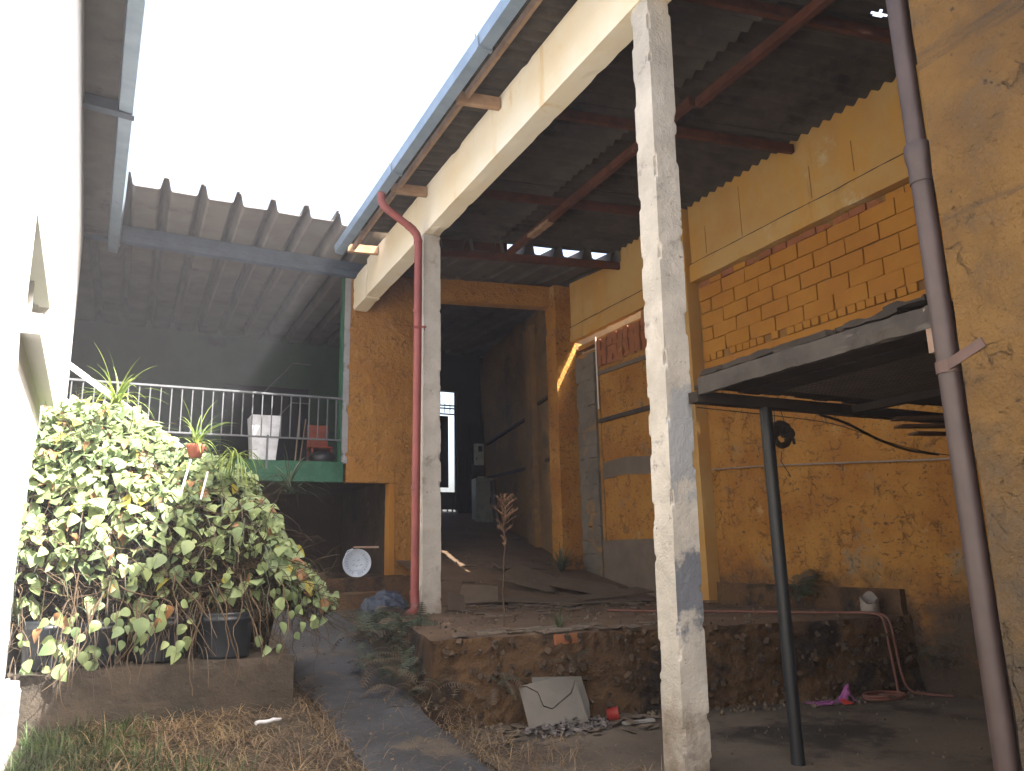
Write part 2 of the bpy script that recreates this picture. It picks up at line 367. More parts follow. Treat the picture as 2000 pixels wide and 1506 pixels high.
# ------------------------------------------------------------------ ground
def zg(x, y):
    z = 0 if y < 5 else min((y - 5) / 6.8, 1) * .74
    t = max(0, min(1, (1.62 - x) / .35)); t = t * t * (3 - 2 * t)
    return z + .19 * t * max(0, min(1, (y - 3) / 2))
g = MB(); nx, ny = 66, 110; x0, x1, y0, y1 = -1.4, 3.35, -3., 12.6
vs = []
for j in range(ny + 1):
    for i in range(nx + 1):
        x = x0 + (x1 - x0) * i / nx; y = y0 + (y1 - y0) * j / ny
        z = zg(x, y) + fbm((x, y, 0), 1.5) * .05 + fbm((x, y, 4), 6) * .015 - .015
        d = max(0, min(1, (x - 2.35) / .3)) * max(0, min(1, (7.2 - y) / .5))
        vs.append((x, y, z * (1 - d) - .05 * d))
w = nx + 1
g.add(vs, [(j * w + i, j * w + i + 1, (j + 1) * w + i + 1, (j + 1) * w + i) for j in range(ny) for i in range(nx)], True)
struct(g.build('ground', M_GROUND))
g = MB(); g.add([(-150, -150, -.3), (150, -150, -.3), (150, 150, -.3), (-150, 150, -.3)], [(0, 1, 2, 3)])
struct(g.build('terrain', M_GROUND))
# winding path laid on the ground
pl = [(2.02, 4.0, .42), (2.0, 5.3, .40), (2.0, 6.3, .40), (2.03, 7.2, .42), (2.1, 8.2, .46), (2.25, 9.4, .48), (2.3, 10.6, .5), (2.35, 11.9, .52)]
vs = []; ns = 60
for k in range(ns + 1):
    t = k / ns * (len(pl) - 1); i = min(int(t), len(pl) - 2); u = t - i
    c = [pl[i][a] * (1 - u) + pl[i + 1][a] * u for a in range(3)]
    for s_ in range(9):
        q = -1 + s_ / 4
        x = c[0] + q * c[2] * (1 + .22 * fbm((q * 3, c[1], 2), 2.2)); z = zg(x, c[1]) + .032 - .03 * abs(q) ** 6 + fbm((x, c[1], 7), 2) * .02
        vs.append((x, c[1], z))
g = MB(); g.add(vs, [(k * 9 + s_, k * 9 + s_ + 1, (k + 1) * 9 + s_ + 1, (k + 1) * 9 + s_) for k in range(ns) for s_ in range(8)], True)
struct(g.build('path', M_PATH))
# lower concrete floor
def floor_grid(name, xs, ys, zf, m, nx, ny):
    g = MB(); vs = []
    for j in range(ny + 1):
        for i in range(nx + 1):
            x = xs[0] + (xs[1] - xs[0]) * i / nx; y = ys[0] + (ys[1] - ys[0]) * j / ny
            vs.append((x, y, zf(x, y)))
    w = nx + 1
    g.add(vs, [(j * w + i, j * w + i + 1, (j + 1) * w + i + 1, (j + 1) * w + i) for j in range(ny) for i in range(nx)], True)
    return struct(g.build(name, m))
floor_grid('concrete_floor', (2.5, 7.7), (-3.2, 6.9), lambda x, y: fbm((x, y, 3), 1.2) * .012, M_FLOOR, 50, 90)
# raised platform: earth face and trodden top
def front(x): return 6.71 - .199 * (x - 2.59)
PZ = .75
g = MB(); vs = []; NX, NZ = 150, 26
for j in range(NZ + 1):
    for i in range(NX + 1):
        x = 2.5 + 5.06 * i / NX; t = j / NZ; z = -.08 + (PZ + .08) * t
        y = front(x) - .05 * (1 - t) + fbm((x, 0, z), 2.5, 4) * .10 + abs(fbm((x, 5, z), 8, 4)) * .11
        if j == NZ: z += fbm((x, 2, 0), 3) * .03
        vs.append((x, y, z))
w = NX + 1
g.add(vs, [(j * w + i, j * w + i + 1, (j + 1) * w + i + 1, (j + 1) * w + i) for j in range(NZ) for i in range(NX)], True)
top = [vs[NZ * w + i] for i in range(NX + 1)]
NY = 30; vt = []
for j in range(NY + 1):
    for i in range(NX + 1):
        x, y, z = top[i]; yy = y + (10.8 - y) * j / NY
        zz = z if j == 0 else PZ + fbm((x, yy, 1), 1.6) * .03 + fbm((x, yy, 5), 6) * .012
        if x < 3.35 and j: xx = x + (yy - 6.7) * .2 * (3.35 - x) / .85
        else: xx = x
        vt.append((xx, yy, zz))
gt = MB(); gt.add(vt, [(j * w + i, j * w + i + 1, (j + 1) * w + i + 1, (j + 1) * w + i) for j in range(NY) for i in range(NX)], True)
# left flank
fl = []
for j in range(NY + 1):
    xx, yy, zz = vt[j * w]
    for k in range(11):
        t = k / 10; z = -.05 + (zz + .05) * t
        fl.append((xx + min(1, j / 4) * (-.14 * (1 - t) + fbm((xx, yy, z), 3, 4) * .12 * (1 - t * .9 if k < 10 else 0) * (1 if k < 10 else 0)), yy + (vs[0][1] - yy if j == 0 else 0), z))
g.add(fl, [(j * 11 + k, j * 11 + k + 1, (j + 1) * 11 + k + 1, (j + 1) * 11 + k) for j in range(NY) for k in range(10)], True)
pf = g.build('platform', M_PLATF); struct(pf)
struct(gt.build('platform_top', M_PLATT))
g = MB()
for k in range(420):
    x = rr(2.55, 7.4); z = rr(.0, .74); s_ = rr(.008, .034) * (1.3 - .6 * rnd())
    c = Vector((x, front(x) - .03 + rr(-.05, .04), z)); q = Quaternion((rr(-1, 1), rr(-1, 1), rr(-1, 1), rr(-1, 1))).normalized().to_matrix()
    vs = [c + q @ Vector((a * rr(.6, 1), b * rr(.5, 1), d * rr(.5, .9))) * s_ for a in (-1, 1) for b in (-1, 1) for d in (-1, 1)]
    g.add(vs, [(0, 1, 3, 2), (4, 6, 7, 5), (0, 4, 5, 1), (2, 3, 7, 6), (0, 2, 6, 4), (1, 5, 7, 3)])
stuff(g.build('face_stones', wmat("face_stone", (.075, .047, .028), (.04, .03, .022), 6, stains=(((.22, .17, .12), 9, .60, .70),), bumps=((40, .6, .01),))), 'stones and clods in the crumbling platform face', 'rubble')
def zr(y): return PZ + max(0, y - 10.2) * .198
floor_grid('ramp', (4.35, 9.6), (10.2, 19.6), lambda x, y: zr(y) + fbm((x, y, 2), 1.6) * .02 + fbm((x, y, 6), 6) * .010, M_PLATT, 50, 90)
g = MB(); vs = []
for j in range(41):
    y = 10.2 + 2.3 * j / 40; xl = 3.80 + .195 * (y - 9.63)
    for i in range(9):
        x = xl + (4.42 - xl) * i / 8; vs.append((x, y, zr(y) - .02 + fbm((x, y, 2), 1.6) * .03 + fbm((x, y, 6), 6) * .015))
    vs.append((xl, y, .6))
g.add(vs, [(j * 10 + i, j * 10 + i + 1, j * 10 + i + 11, j * 10 + i + 10) for j in range(40) for i in range(8)] + [(j * 10, j * 10 + 10, j * 10 + 19, j * 10 + 9) for j in range(40)], True)
struct(g.build('ramp', M_PLATT))
# steps before the undercroft
g = MB(); rough_box(g, (.6, 11.75, .3), (3.9, 12.5, .93), .12, .05, 3, .03)
struct(g.build('lower_step', M_PLATF))
g = MB(); rough_box(g, (.3, 12.45, .3), (4.45, 17.6, 1.14), .16, .04, 3, .03)
struct(g.build('upper_step', M_PLATF))

# thin air volume added to imitate a veil of lens glare
hb = MB().box((-40, -40, -1.35), (40, 40, 9.0)).build('glare_haze', None); hb['kind'] = 'stuff'
hm = bpy.data.materials.new('glare_haze_air'); hm.use_nodes = True; ht = hm.node_tree; ht.nodes.clear()
ho = ht.nodes.new('ShaderNodeOutputMaterial'); pv = ht.nodes.new('ShaderNodeVolumePrincipled')
pv.inputs['Density'].default_value = .0026; pv.inputs['Color'].default_value = (.88, .90, 1, 1); pv.inputs['Anisotropy'].default_value = 0
ht.links.new(pv.outputs[0], ho.inputs['Volume']); hb.data.materials.append(hm)
# ------------------------------------------------------------------ posts and edge beam
G_POST = 'whitewashed posts under the shed edge'
g = MB(); rough_box(g, (3.48, 4.5, -.05), (3.71, 4.73, 5.925), .022, .0025, 9, .020, 4.5)
g.v = [(x + .02 * z / 5.9, y - .12 * z / 5.9, z) for x, y, z in g.v]
mpost = g.build('concrete_post', M_POST)
tag(mpost, 'tall chipped whitewashed concrete post nearest the camera, grey paint smear on its right face', 'post', G_POST)
g = MB(); rough_box(g, (3.48, 9.63, .6), (3.73, 9.86, 5.925), .04, .005, 5, .010, 6)
tag(g.build('concrete_post', M_POST2), 'straight pale concrete post beside the red downpipe', 'post', G_POST)
bm = thing('edge_beam', 'long cream painted concrete beam under the eave of the shed', 'beam')
g = MB(); rough_box(g, (3.482, -4, 5.925), (3.728, 12.55, 6.60), .12, .006, 2, .008, 3)
g.build('beam_body', M_BEAM, bm)
g = MB(); rough_box(g, (3.478, 12.58, 5.90), (3.726, 13.42, 6.52), .08, .006, 2, .012, 3)
g.build('beam_end', M_BEAM, bm)

# ------------------------------------------------------------------ shed roof
SK = -.17
def sk_y(x, y): return y + SK * (x - 3.48)
shed = thing('shed_roof', 'dark corrugated fibre cement shed roof on red brown timbers', 'roof')
PIT = .177
def corr_sheet(y_a, nw, xa, xb, z0, nm, hole=None):
    g = MB(); n = nw * 8 + 4; nxs = 6 if not hole else 60
    up = []; dn = []
    for i in range(nxs + 1):
        x = xa + (xb - xa) * i / nxs
        for k in range(n + 1):
            t = k / 8 * PIT; y = sk_y(x, y_a + t)
            z = z0 + .031 * math.cos(2 * math.pi * (y_a + t) / PIT) + .01 * fbm((x, y, 0), 1.1)
            up.append((x, y, z + .004)); dn.append((x, y, z - .004))
    w = n + 1; f1 = []; f2 = []; o = len(up)
    for i in range(nxs):
        for k in range(n):
            if hole and hole(xa + (xb - xa) * (i + .5) / nxs, y_a + (k + .5) / 8 * PIT): continue
            a = (i * w + k, i * w + k + 1, (i + 1) * w + k + 1, (i + 1) * w + k)
            f1.append(a[::-1]); f2.append(tuple(q + o for q in a))
    e = []
    for i in range(nxs): e += [(i * w, (i + 1) * w, o + (i + 1) * w, o + i * w), (i * w + n, o + i * w + n, o + (i + 1) * w + n, (i + 1) * w + n)]
    for k in range(n): e += [(k, o + k, o + k + 1, k + 1), (nxs * w + k, nxs * w + k + 1, o + nxs * w + k + 1, o + nxs * w + k)]
    g.add(up + dn, f1 + f2 + e, True)
    return g.build(nm, M_FIB, shed)
HOLE = (6.36, 4.36)
y = -3.508; k = 0
while y < 11.2:
    nw = 6
    for xa, xb, dz in ((2.93, 5.32, 0), (5.22, 7.62, .012)):
        h = None
        if xa > 5 and y <= HOLE[1] + SK * -2.86 - .0 < y + nw * PIT:
            hy = HOLE[1] - SK * (HOLE[0] - 3.48)
            h = lambda X, Y, hy=hy: ((X - HOLE[0]) / .085) ** 2 + ((Y - hy) / .03) ** 2 < 1
        zz = 6.665 + dz + (.004 if k % 2 else 0)
        corr_sheet(y, nw + (1 if k < 13 else 0), xa, xb, zz, 'roof_sheet', h)
    y += nw * PIT; k += 1
# purlins, stub ends over the beam, long middle timber
for yp in (.3, 2.7, 5.0, 7.24, 9.5):
    g = MB(); g.bar((3.74, sk_y(3.74, yp), 6.575), (7.46, sk_y(7.46, yp), 6.56), .07, .12)
    g.build('purlin', M_TIM, shed, .006)
g = MB(); g.bar((3.74, 11.40, 6.385), (7.47, 10.60, 6.375), .06, .13)
g.build('purlin', M_TIM, shed, .006)
g = MB(); g.bar((3.74, 11.44, 6.545), (5.50, 11.065, 6.545), .02, .22); g.build('closing_board', M_TIM, shed)
for ya, yb in ((-3, 1.6), (1.6, 6.1), (6.1, 10.98)):
    g = MB(); g.bar((5.42 - .0 * ya, ya, 6.46), (5.5, yb, 6.45), .09, .11); g.build('middle_timber', M_TIM, shed, .006)
g = MB(); rough_box(g, (5.41, 9.5, 6.385), (5.53, 10.15, 6.44), .06, .02, 6); g.build('timber_splice', M_FAS, shed)
# eave board in lengths butted at the bracket ends, and bracket blocks
for ya, yb in ((-3.8, 2.35), (2.36, 4.77), (4.78, 7.17), (7.18, 9.57), (9.58, 11.9)):
    g = MB(); g.bar((3.085, ya, 6.53), (3.085, yb, 6.52), .045, .10); g.build('eave_board', M_FAS, shed, .004)
for yb in (2.3, 4.72, 7.1, 9.5, 11.86):
    g = MB(); g.bar((2.98, sk_y(2.98, yb), 6.49), (3.476, sk_y(3.476, yb), 6.49), .075, .14); g.build('bracket_block', M_FAS, shed, .006)
# gutter
gut = thing('roof_gutter', 'long blue grey metal gutter along the shed eave', 'gutter')
prof = [(2.765, 6.51), (2.778, 6.51), (2.795, 6.405), (2.895, 6.385), (2.925, 6.58), (2.938, 6.58), (2.907, 6.372), (2.785, 6.392)]
for k, (ya, yb) in enumerate(((-4, 0.), (.0, 3.0), (3.0, 6.1), (6.1, 8.9), (8.9, 11.92))):
    dz = -.004 * (k % 2)
    g = MB(); g.prism([(x, ya, z + dz) for x, z in prof], (0, yb - ya + .06, 0)); g.build('gutter_length', M_ZINC, gut)
for yj in (.03, 3.03, 6.13, 8.93):
    g = MB(); g.prism([(x + (.006 if x > 2.8 else -.006), yj - .02, z - .006) for x, z in [(2.763, 6.52), (2.783, 6.388), (2.907, 6.37), (2.938, 6.59), (2.948, 6.59), (2.915, 6.358), (2.775, 6.376), (2.753, 6.52)]], (0, .04, 0))
    g.build('joint_strap', M_ZINC, gut)
g = MB(); g.prism([(2.77, 11.985, 6.50), (2.795, 11.985, 6.395), (2.895, 11.985, 6.375), (2.92, 11.985, 6.55)], (0, .01, 0)); g.build('end_cap', M_ZINC, gut)
# red downpipe
dp = thing('red_downpipe', 'red painted downpipe bending from the gutter to the far pale post', 'drainpipe')
PX, PY = 3.385, 9.585
g = MB(); g.tube([(2.845, PY, 6.395), (2.845, PY, 6.27), (2.88, PY, 6.2), (2.95, PY, 6.15)], .055, 14); g.build('top_elbow', M_RPVC, dp)
g = MB(); g.tube([(2.95, PY, 6.15), (3.26, PY, 5.96)], .052, 14); g.build('slanted_pipe', M_RPVC, dp)
g = MB(); g.tube([(3.22, PY, 5.985), (3.30, PY, 5.93), (3.36, PY, 5.86), (PX, PY, 5.76)], .058, 14); g.build('lower_elbow', M_RPVC, dp)
g = MB(); g.tube([(PX, PY, 5.78), (PX - .005, PY, 4.2), (PX - .02, PY, 2.4), (PX - .03, PY, .9)], .055, 14); g.build('upright_pipe', M_RPVC, dp)
for z in (5.74, 4.72, 2.32, 2.24, 1.0):
    g = MB(); g.tube([(PX - .004 - (5.7 - z) * .006, PY, z), (PX - .004 - (5.7 - z) * .006, PY, z + .05)], .062, 14); g.build('collar', M_RPVC, dp)
g = MB(); g.bar((3.3, PY - .06, 4.5), (3.48, PY - .06, 4.52), .01, .03); g.bar((3.45, PY - .06, 4.51), (3.5, PY + .06, 4.51), .01, .03); g.build('bracket', M_RPVC, dp)
g = MB(); g.tube([(PX - .03, PY, 1.0), (PX - .03, PY - .01, .86), (PX - .06, PY - .05, .79), (PX - .16, PY - .12, .76)], .06, 14); g.build('foot_elbow', M_RPVC, dp)

# ------------------------------------------------------------------ right side wall
XW = 7.55
sw = thing('side_wall', 'long orange block wall closing the right side of the shed', 'wall')
# lower rough plaster of the near bay, with a gap of block courses over it
g = MB(); panel(g, (XW + .012, 8.72, -.2), (0, -12.7, 0), (0, 0, 4.10), (-1, 0, 0), 220, 72, .16, .022, 4.5); g.build('plaster', M_OR, sw)
g = MB(); panel(g, (XW - .07, 8.70, .6), (0, -2.9, 0), (0, 0, .42), (-1, 0, 0), 60, 12, .085, .035, 4, .02); g.build('plinth', M_PLATF, sw)
g = MB(); panel(g, (XW - .022, 5.75, .0), (0, -8, 0), (0, 0, .93), (-1, 0, 0), 120, 24, .03, .02, 4, .02); g.build('plinth', M_OR, sw)
g = MB(); g.box((XW + .016, -4, 3.90), (XW + .16, 8.72, 5.43)); g.build('mortar_bed', M_MORT, sw)
# painted blocks: courses of stretchers, one soldier course, red bricks at the top
def blockmesh(l, h, d, ragged=0.0):
    g = MB(); rough_box(g, (-d, -l / 2, -h / 2), (0, l / 2, h / 2), .11, .006 + ragged, 6, .006 + ragged, 8, rr(0, 40)); return g
bmesh_st = [blockmesh(.466, .202, .07).mesh('block', M_ORS) for _ in range(5)]
bmesh_so = [blockmesh(.118, .10, .06, .004).mesh('small_block', M_ORS) for _ in range(3)]
bmesh_br = [blockmesh(.235, .085, .06, .006).mesh('red_brick', M_TERRA) for _ in range(3)]
bmesh_bo = [blockmesh(.235, .085, .06, .006).mesh('small_block', M_ORS) for _ in range(2)]
z = 5.19; course = 0
for zc in (5.23, 5.017, 4.804, 4.591, 4.384):
    yy = 8.66 - (.245 if course % 2 else 0)
    if course % 2:
        g0 = link(random.choice(bmesh_so), 'small_block', sw, (XW + .045, 8.545, zc)); g0.scale = (1, 1.85, 1.9)
    while yy > .6:
        o = link(random.choice(bmesh_st), 'block', sw, (XW + .055 + rr(-.005, .005), yy - .24, zc + rr(-.004, .004)))
        o.rotation_euler = (rr(-.012, .012), 0, rr(-.008, .008)); o.scale = (1, 1 + rr(-.02, .012), 1)
        yy -= .481
    course += 1
yy = 8.66
while yy > 5.2:
    if rnd() > .12: link(random.choice(bmesh_so), 'small_block', sw, (XW + .045 + rr(-.01, .006), yy - .065, 4.23))
    yy -= .135
yy = 8.66
while yy > 4.3:
    o = link(random.choice(bmesh_st), 'block', sw, (XW + .06, yy - .225, 4.075)); o.scale = (1, 1.0, .94); yy -= .455
yy = 8.66
while yy > 4.9:
    o = link(random.choice(bmesh_br if fbm((0, yy, 4), 1.2) > -.05 else bmesh_bo), 'red_brick' if fbm((0, yy, 4), 1.2) > -.05 else 'small_block', sw, (XW + .05 + rr(-.01, .015), yy - .125, 5.385 + rr(-.006, .006))); yy -= .25
# ring beam and painted panel above it
g = MB(); rough_box(g, (XW - .125, -4, 5.435), (XW + .17, 8.72, 5.735), .11, .008, 3, .012, 4); g.build('ring_beam', M_CREAM, sw)
def toothed(ya, yb, zb, m, x_in):
    g = MB(); n = int((yb - ya) / .022); pts = []
    for i in range(n + 1):
        yv = ya + (yb - ya) * i / n
        pts.append((yv, 6.676 + .031 * math.cos(2 * math.pi * (yv - SK * (x_in - 3.48)) / PIT) + .006 * fbm((yv, 0, 0), 3)))
    a = [(x_in, p[0], zb) for p in pts] + [(x_in, p[0], p[1]) for p in pts]
    b = [(x_in + .09, p[0], zb) for p in pts] + [(x_in + .09, p[0], p[1]) for p in pts]; k = n + 1
    g.add(a, [(i + 1, i, k + i, k + i + 1) for i in range(n)]); g.add(b, [(i, i + 1, k + i + 1, k + i) for i in range(n)])
    t = [a[k + i] for i in range(k)] + [b[k + i] for i in range(k)]
    g.add(t, [(i + 1, i, k + i, k + i + 1) for i in range(n)])
    t = a[:k] + b[:k]; g.add(t, [(i, i + 1, k + i + 1, k + i) for i in range(n)])
    return g.build('wall_panel', m, sw)
toothed(-4, 8.71, 5.735, M_CREAM, XW - .078)
toothed(9.06, 12.318, 5.70, M_CREAM, XW - .078)
for ya, yb in ((-4, 8.71), (9.07, 12.31)):
    g = MB(); n = int((yb - ya) / .12); a = []
    for i in range(n + 1):
        yv = ya + (yb - ya) * i / n; zc = 5.742 + .012 * fbm((yv, 3, 1), 2.5); t_ = .004 + .004 * rnd(); xo = XW - (.130 if ya < 0 else .120); zc -= .03; a += [(xo, yv, zc - t_), (xo, yv, zc + t_), (xo + .02, yv, zc + t_), (xo + .02, yv, zc - t_)]
    g.add(a, [q for i in range(n) for q in ((i * 4, i * 4 + 1, i * 4 + 5, i * 4 + 4), (i * 4 + 1, i * 4 + 2, i * 4 + 6, i * 4 + 5))]); g.build('beam_crack', M_BAT, sw)
for yj in (4.3, 5.7, 6.35, 7.6, 8.35):
    g = MB(); g.box((XW - .0805, yj, 5.73 + .3 * ((yj * 7) % 1) * .4), (XW - .0775, yj + .011, 6.2 + .4 * ((yj * 3) % 1))); g.build('panel_joint', M_MORT, sw)
g = MB(); rough_box(g, (XW - .115, 9.06, 5.42), (XW + .0, 12.318, 5.70), .11, .008, 3, .012, 4); g.build('ring_beam', M_CREAM, sw)
g = MB(); g.box((XW + .055, 10.2, 5.255), (XW + .20, 12.3, 5.345)); g.build('slot_light_trim', M_MORT, sw)  # straight cap put in to trim the sun streak through the slot
g = MB(); rough_box(g, (XW - .20, 8.72, .6), (XW + .1, 9.05, 6.64), .06, .006, 3, .012, 4); g.build('pilaster', M_CREAM, sw)
# far bay
g = MB(); panel(g, (XW + .05, 11.66, .6), (0, -2.60, 0), (0, 0, 4.16), (-1, 0, 0), 60, 80, .15, .02, 4.5); g.build('plaster', M_OR, sw)
g = MB(); panel(g, (XW + .0, 11.66, .6), (0, -2.60, 0), (0, 0, 1.06), (-1, 0, 0), 50, 24, .055, .03, 3.5, .025); g.build('plinth', M_PATCH, sw)
def patch(poly, d=.008):
    g = MB(); g.prism([(XW + .035, a, b) for a, b in poly], (.012, 0, 0)); return g.build('cement_patch', M_PATCH, sw)
patch([(11.62, 3.02), (10.9, 3.05), (10.2, 2.98), (9.1, 3.1), (9.1, 2.66), (9.7, 2.72), (10.3, 2.7), (11.0, 2.76), (11.62, 2.72)])
patch([(9.72, 1.6), (9.66, 2.7), (9.40, 2.7), (9.36, 1.6)])
patch([(9.66, 2.98), (9.62, 3.6), (9.55, 3.82), (9.50, 3.6), (9.44, 3.0)])
g = MB(); g.box((XW + .06, 9.06, 4.76), (XW + .2, 11.66, 5.20)); g.build('mortar_bed', M_MORT, sw)
vb = [blockmesh(.15, .30, .06, .012).mesh('hollow_brick', M_TERRA) for _ in range(4)]
yy = 11.62
while yy > 9.15:
    o = link(random.choice(vb), 'hollow_brick', sw, (XW + .07 + rr(-.012, .012), yy - .08, 4.93 + rr(-.01, .01))); yy -= .172
yy = 11.62
while yy > 9.15:
    o = link(random.choice(vb), 'hollow_brick', sw, (XW + .075 + rr(-.015, .012), yy - .08, 5.19 + rr(-.025, .015))); o.scale = (1, 1, .72); yy -= .172
# above the broken bricks only the stretch next to the pilaster is closed: a narrow slot stays open under the ring beam
g = MB(); g.box((XW + .02, 9.06, 5.20), (XW + .16, 10.2, 5.46)); g.build('closing_course', M_MORT, sw)
for za, zb in ((4.72, 4.62),):
    g = MB(); g.bar((XW + .03, 11.64, 4.66), (XW + .03, 9.06, 4.60), .05, .07); g.build('broken_ledge', M_PATCH, sw)
g = MB(); g.bar((XW + .02, 11.64, 3.78), (XW + .02, 9.06, 3.76), .04, .075); g.build('batten', M_BAT, sw)
g = MB(); g.tube([(XW - .0, 11.6, 5.35), (XW + .0, 11.6, 4.0)], .012, 6); g.build('white_conduit', M_WHITE, sw)
zc = .7
while zc < 5.05:
    g = MB(); rough_box(g, (XW - .02, 11.68, zc), (XW + .2, 12.32, zc + .242), .1, .012, 5, .012, 6, zc); g.build('grey_block', M_BLOCKG, sw); zc += .244
g = MB(); g.box((XW + .03, 11.6, .6), (XW + .15, 12.31, 5.15)); g.box((XW + .0, 12.33, .6), (XW + .15, 13.0, 5.42)); g.build('mortar_bed', M_MORT, sw)
g = MB(); g.box((8.25, 6.5, -.2), (8.42, 13.5, 6.25)); tag(g.build('sky_screen_wall', M_GREYP), 'added grey wall outside the slot that hides the bright sky behind it', 'wall')  # put in to hide bright sky, low enough to let the sun pass
# thin pipe along the near bay
tp = MB(); tp.tube([(XW - .02, 8.68, 2.60), (XW - .03, 7.8, 2.55), (XW - .025, 6.6, 2.46), (XW - .03, 5.4, 2.36), (XW - .03, 3.6, 2.24)], .011, 7)
tag(tp.build('wall_pipe', simple('pale_conduit', (.36, .28, .22), .5)), 'thin pale pipe running level across the orange wall', 'pipe')

# ------------------------------------------------------------------ near wall end and its downpipe
g = MB(); panel(g, (3.49, 2.22, -.1), (0, -5.9, 0), (0, 0, 6.0), (-1, 0, 0), 190, 150, .22, .022, 3.2)  # the unseen run behind the viewpoint is lengthened to keep light out
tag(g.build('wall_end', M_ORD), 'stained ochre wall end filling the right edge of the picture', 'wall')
dp2 = thing('brown_downpipe', 'brown painted downpipe strapped to the near wall end', 'drainpipe')
QX, QY = 3.535, 2.315
g = MB(); g.tube([(QX, QY, -.02), (QX, QY, 3.42)], .053, 16); g.build('lower_pipe', M_BPVC, dp2)
g = MB(); g.tube([(QX, QY, 3.4), (QX, QY, 6.3)], .049, 16); g.build('upper_pipe', M_BPVC, dp2)
g = MB(); g.tube([(QX, QY, 3.30), (QX, QY, 3.40), (QX, QY, 3.44), (QX, QY, 3.5), (QX, QY, 3.52)], [.058, .058, .066, .066, .058], 16); g.build('socket', M_BPVC, dp2)
g = MB(); g.tube([(QX, QY, 2.30), (QX, QY, 2.36)], .060, 16); g.bar((QX - .045, QY - .02, 2.33), (3.485, 2.1, 2.40), .012, .05); g.build('strap', simple('rusty_strap', (.10, .06, .05), .7), dp2)

g = MB(); panel(g, (7.75, -3.72, -.1), (-4.3, 0, 0), (0, 0, 6.65), (0, 1, 0), 30, 40, .2, .02, 3)  # unseen wall put in to cut light entering the shed from behind
tag(g.build('added_end_wall', M_ORD), 'unseen end wall added behind the viewpoint to block light into the shed', 'wall')
# ------------------------------------------------------------------ portal, terrace front, corridor
pt = thing('portal_frame', 'orange plastered beam and pillar framing the dark passage', 'portal')
g = MB(); panel(g, (4.9, 12.95, 6.16), (2.66, -.5, 0), (0, 0, .42), (0, -1, 0), 60, 12, .25, .03, 5, .02); g.build('lintel', M_ORT, pt)
g = MB(); rough_box(g, (7.12, 12.32, .9), (7.56, 12.7, 6.55), .07, .007, 4, .008, 4); g.build('pillar', M_OR, pt)
tw = thing('terrace_wall', 'rough orange plaster wall beside the green terrace edge', 'wall')
g = MB(); panel(g, (3.42, 13.44, 2.76), (1.62, 0, 0), (0, 0, 3.95), (0, -1, 0), 64, 150, .2, .022, 6); g.build('plaster', M_ORT, tw)
g = MB(); panel(g, (4.32, 13.45, .9), (.72, 0, 0), (0, 0, 1.86), (0, -1, 0), 30, 70, .22, .02, 6); g.build('plaster', M_ORT, tw)
g = MB(); rough_box(g, (4.22, 13.44, 1.0), (4.318, 13.7, 2.755), .08, .006, 4, .006, 4); g.build('opening_jamb', M_ORS, tw)
g = MB(); rough_box(g, (3.335, 13.435, 3.09), (3.44, 13.64, 6.72), .05, .008, 6, .02, 6); g.build('grey_edge', M_GREYP, tw)
g = MB(); g.box((3.30, 13.45, 3.12), (3.333, 13.63, 6.72)); g.build('green_trim', M_GREEN, tw)
tr = thing('terrace', 'terrace with rough green slab edge over a dark undercroft', 'terrace')
g = MB(); panel(g, (-1.3, 13.40, 2.755), (4.66, 0, 0), (0, 0, .35), (0, -1, 0), 110, 12, .2, .03, 6, .008); g.build('slab_edge', M_GREEN, tr)
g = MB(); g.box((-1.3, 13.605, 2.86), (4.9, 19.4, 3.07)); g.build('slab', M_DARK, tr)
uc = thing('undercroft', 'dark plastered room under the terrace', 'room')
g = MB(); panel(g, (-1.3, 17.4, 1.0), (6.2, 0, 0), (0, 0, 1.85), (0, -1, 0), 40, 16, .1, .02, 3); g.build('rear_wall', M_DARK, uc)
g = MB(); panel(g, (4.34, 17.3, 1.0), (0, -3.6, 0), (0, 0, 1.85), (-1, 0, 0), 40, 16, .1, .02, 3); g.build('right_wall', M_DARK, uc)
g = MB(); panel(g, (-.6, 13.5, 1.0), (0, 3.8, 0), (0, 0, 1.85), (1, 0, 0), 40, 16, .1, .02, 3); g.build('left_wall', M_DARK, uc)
# terrace interior
tb = thing('terrace_rear_wall', 'dark green rear wall at the back of the terrace', 'wall')
g = MB(); g.box((-2.2, 19.3, 3.07), (4.9, 19.45, 7.12)); g.build('wall_face', M_DGREEN, tb)
g = MB(); g.box((1.9, 19.24, 3.07), (3.9, 19.298, 5.6)); g.build('shutter', M_NIGHT, tb)
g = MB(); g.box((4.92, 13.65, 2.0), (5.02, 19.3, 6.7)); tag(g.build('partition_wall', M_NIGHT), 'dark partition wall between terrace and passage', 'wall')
g = MB(); g.box((-1.7, 13.4, 3.07), (-1.55, 19.3, 6.8)); tag(g.build('terrace_left_wall', M_DGREEN), 'dark side wall at the left of the terrace', 'wall')

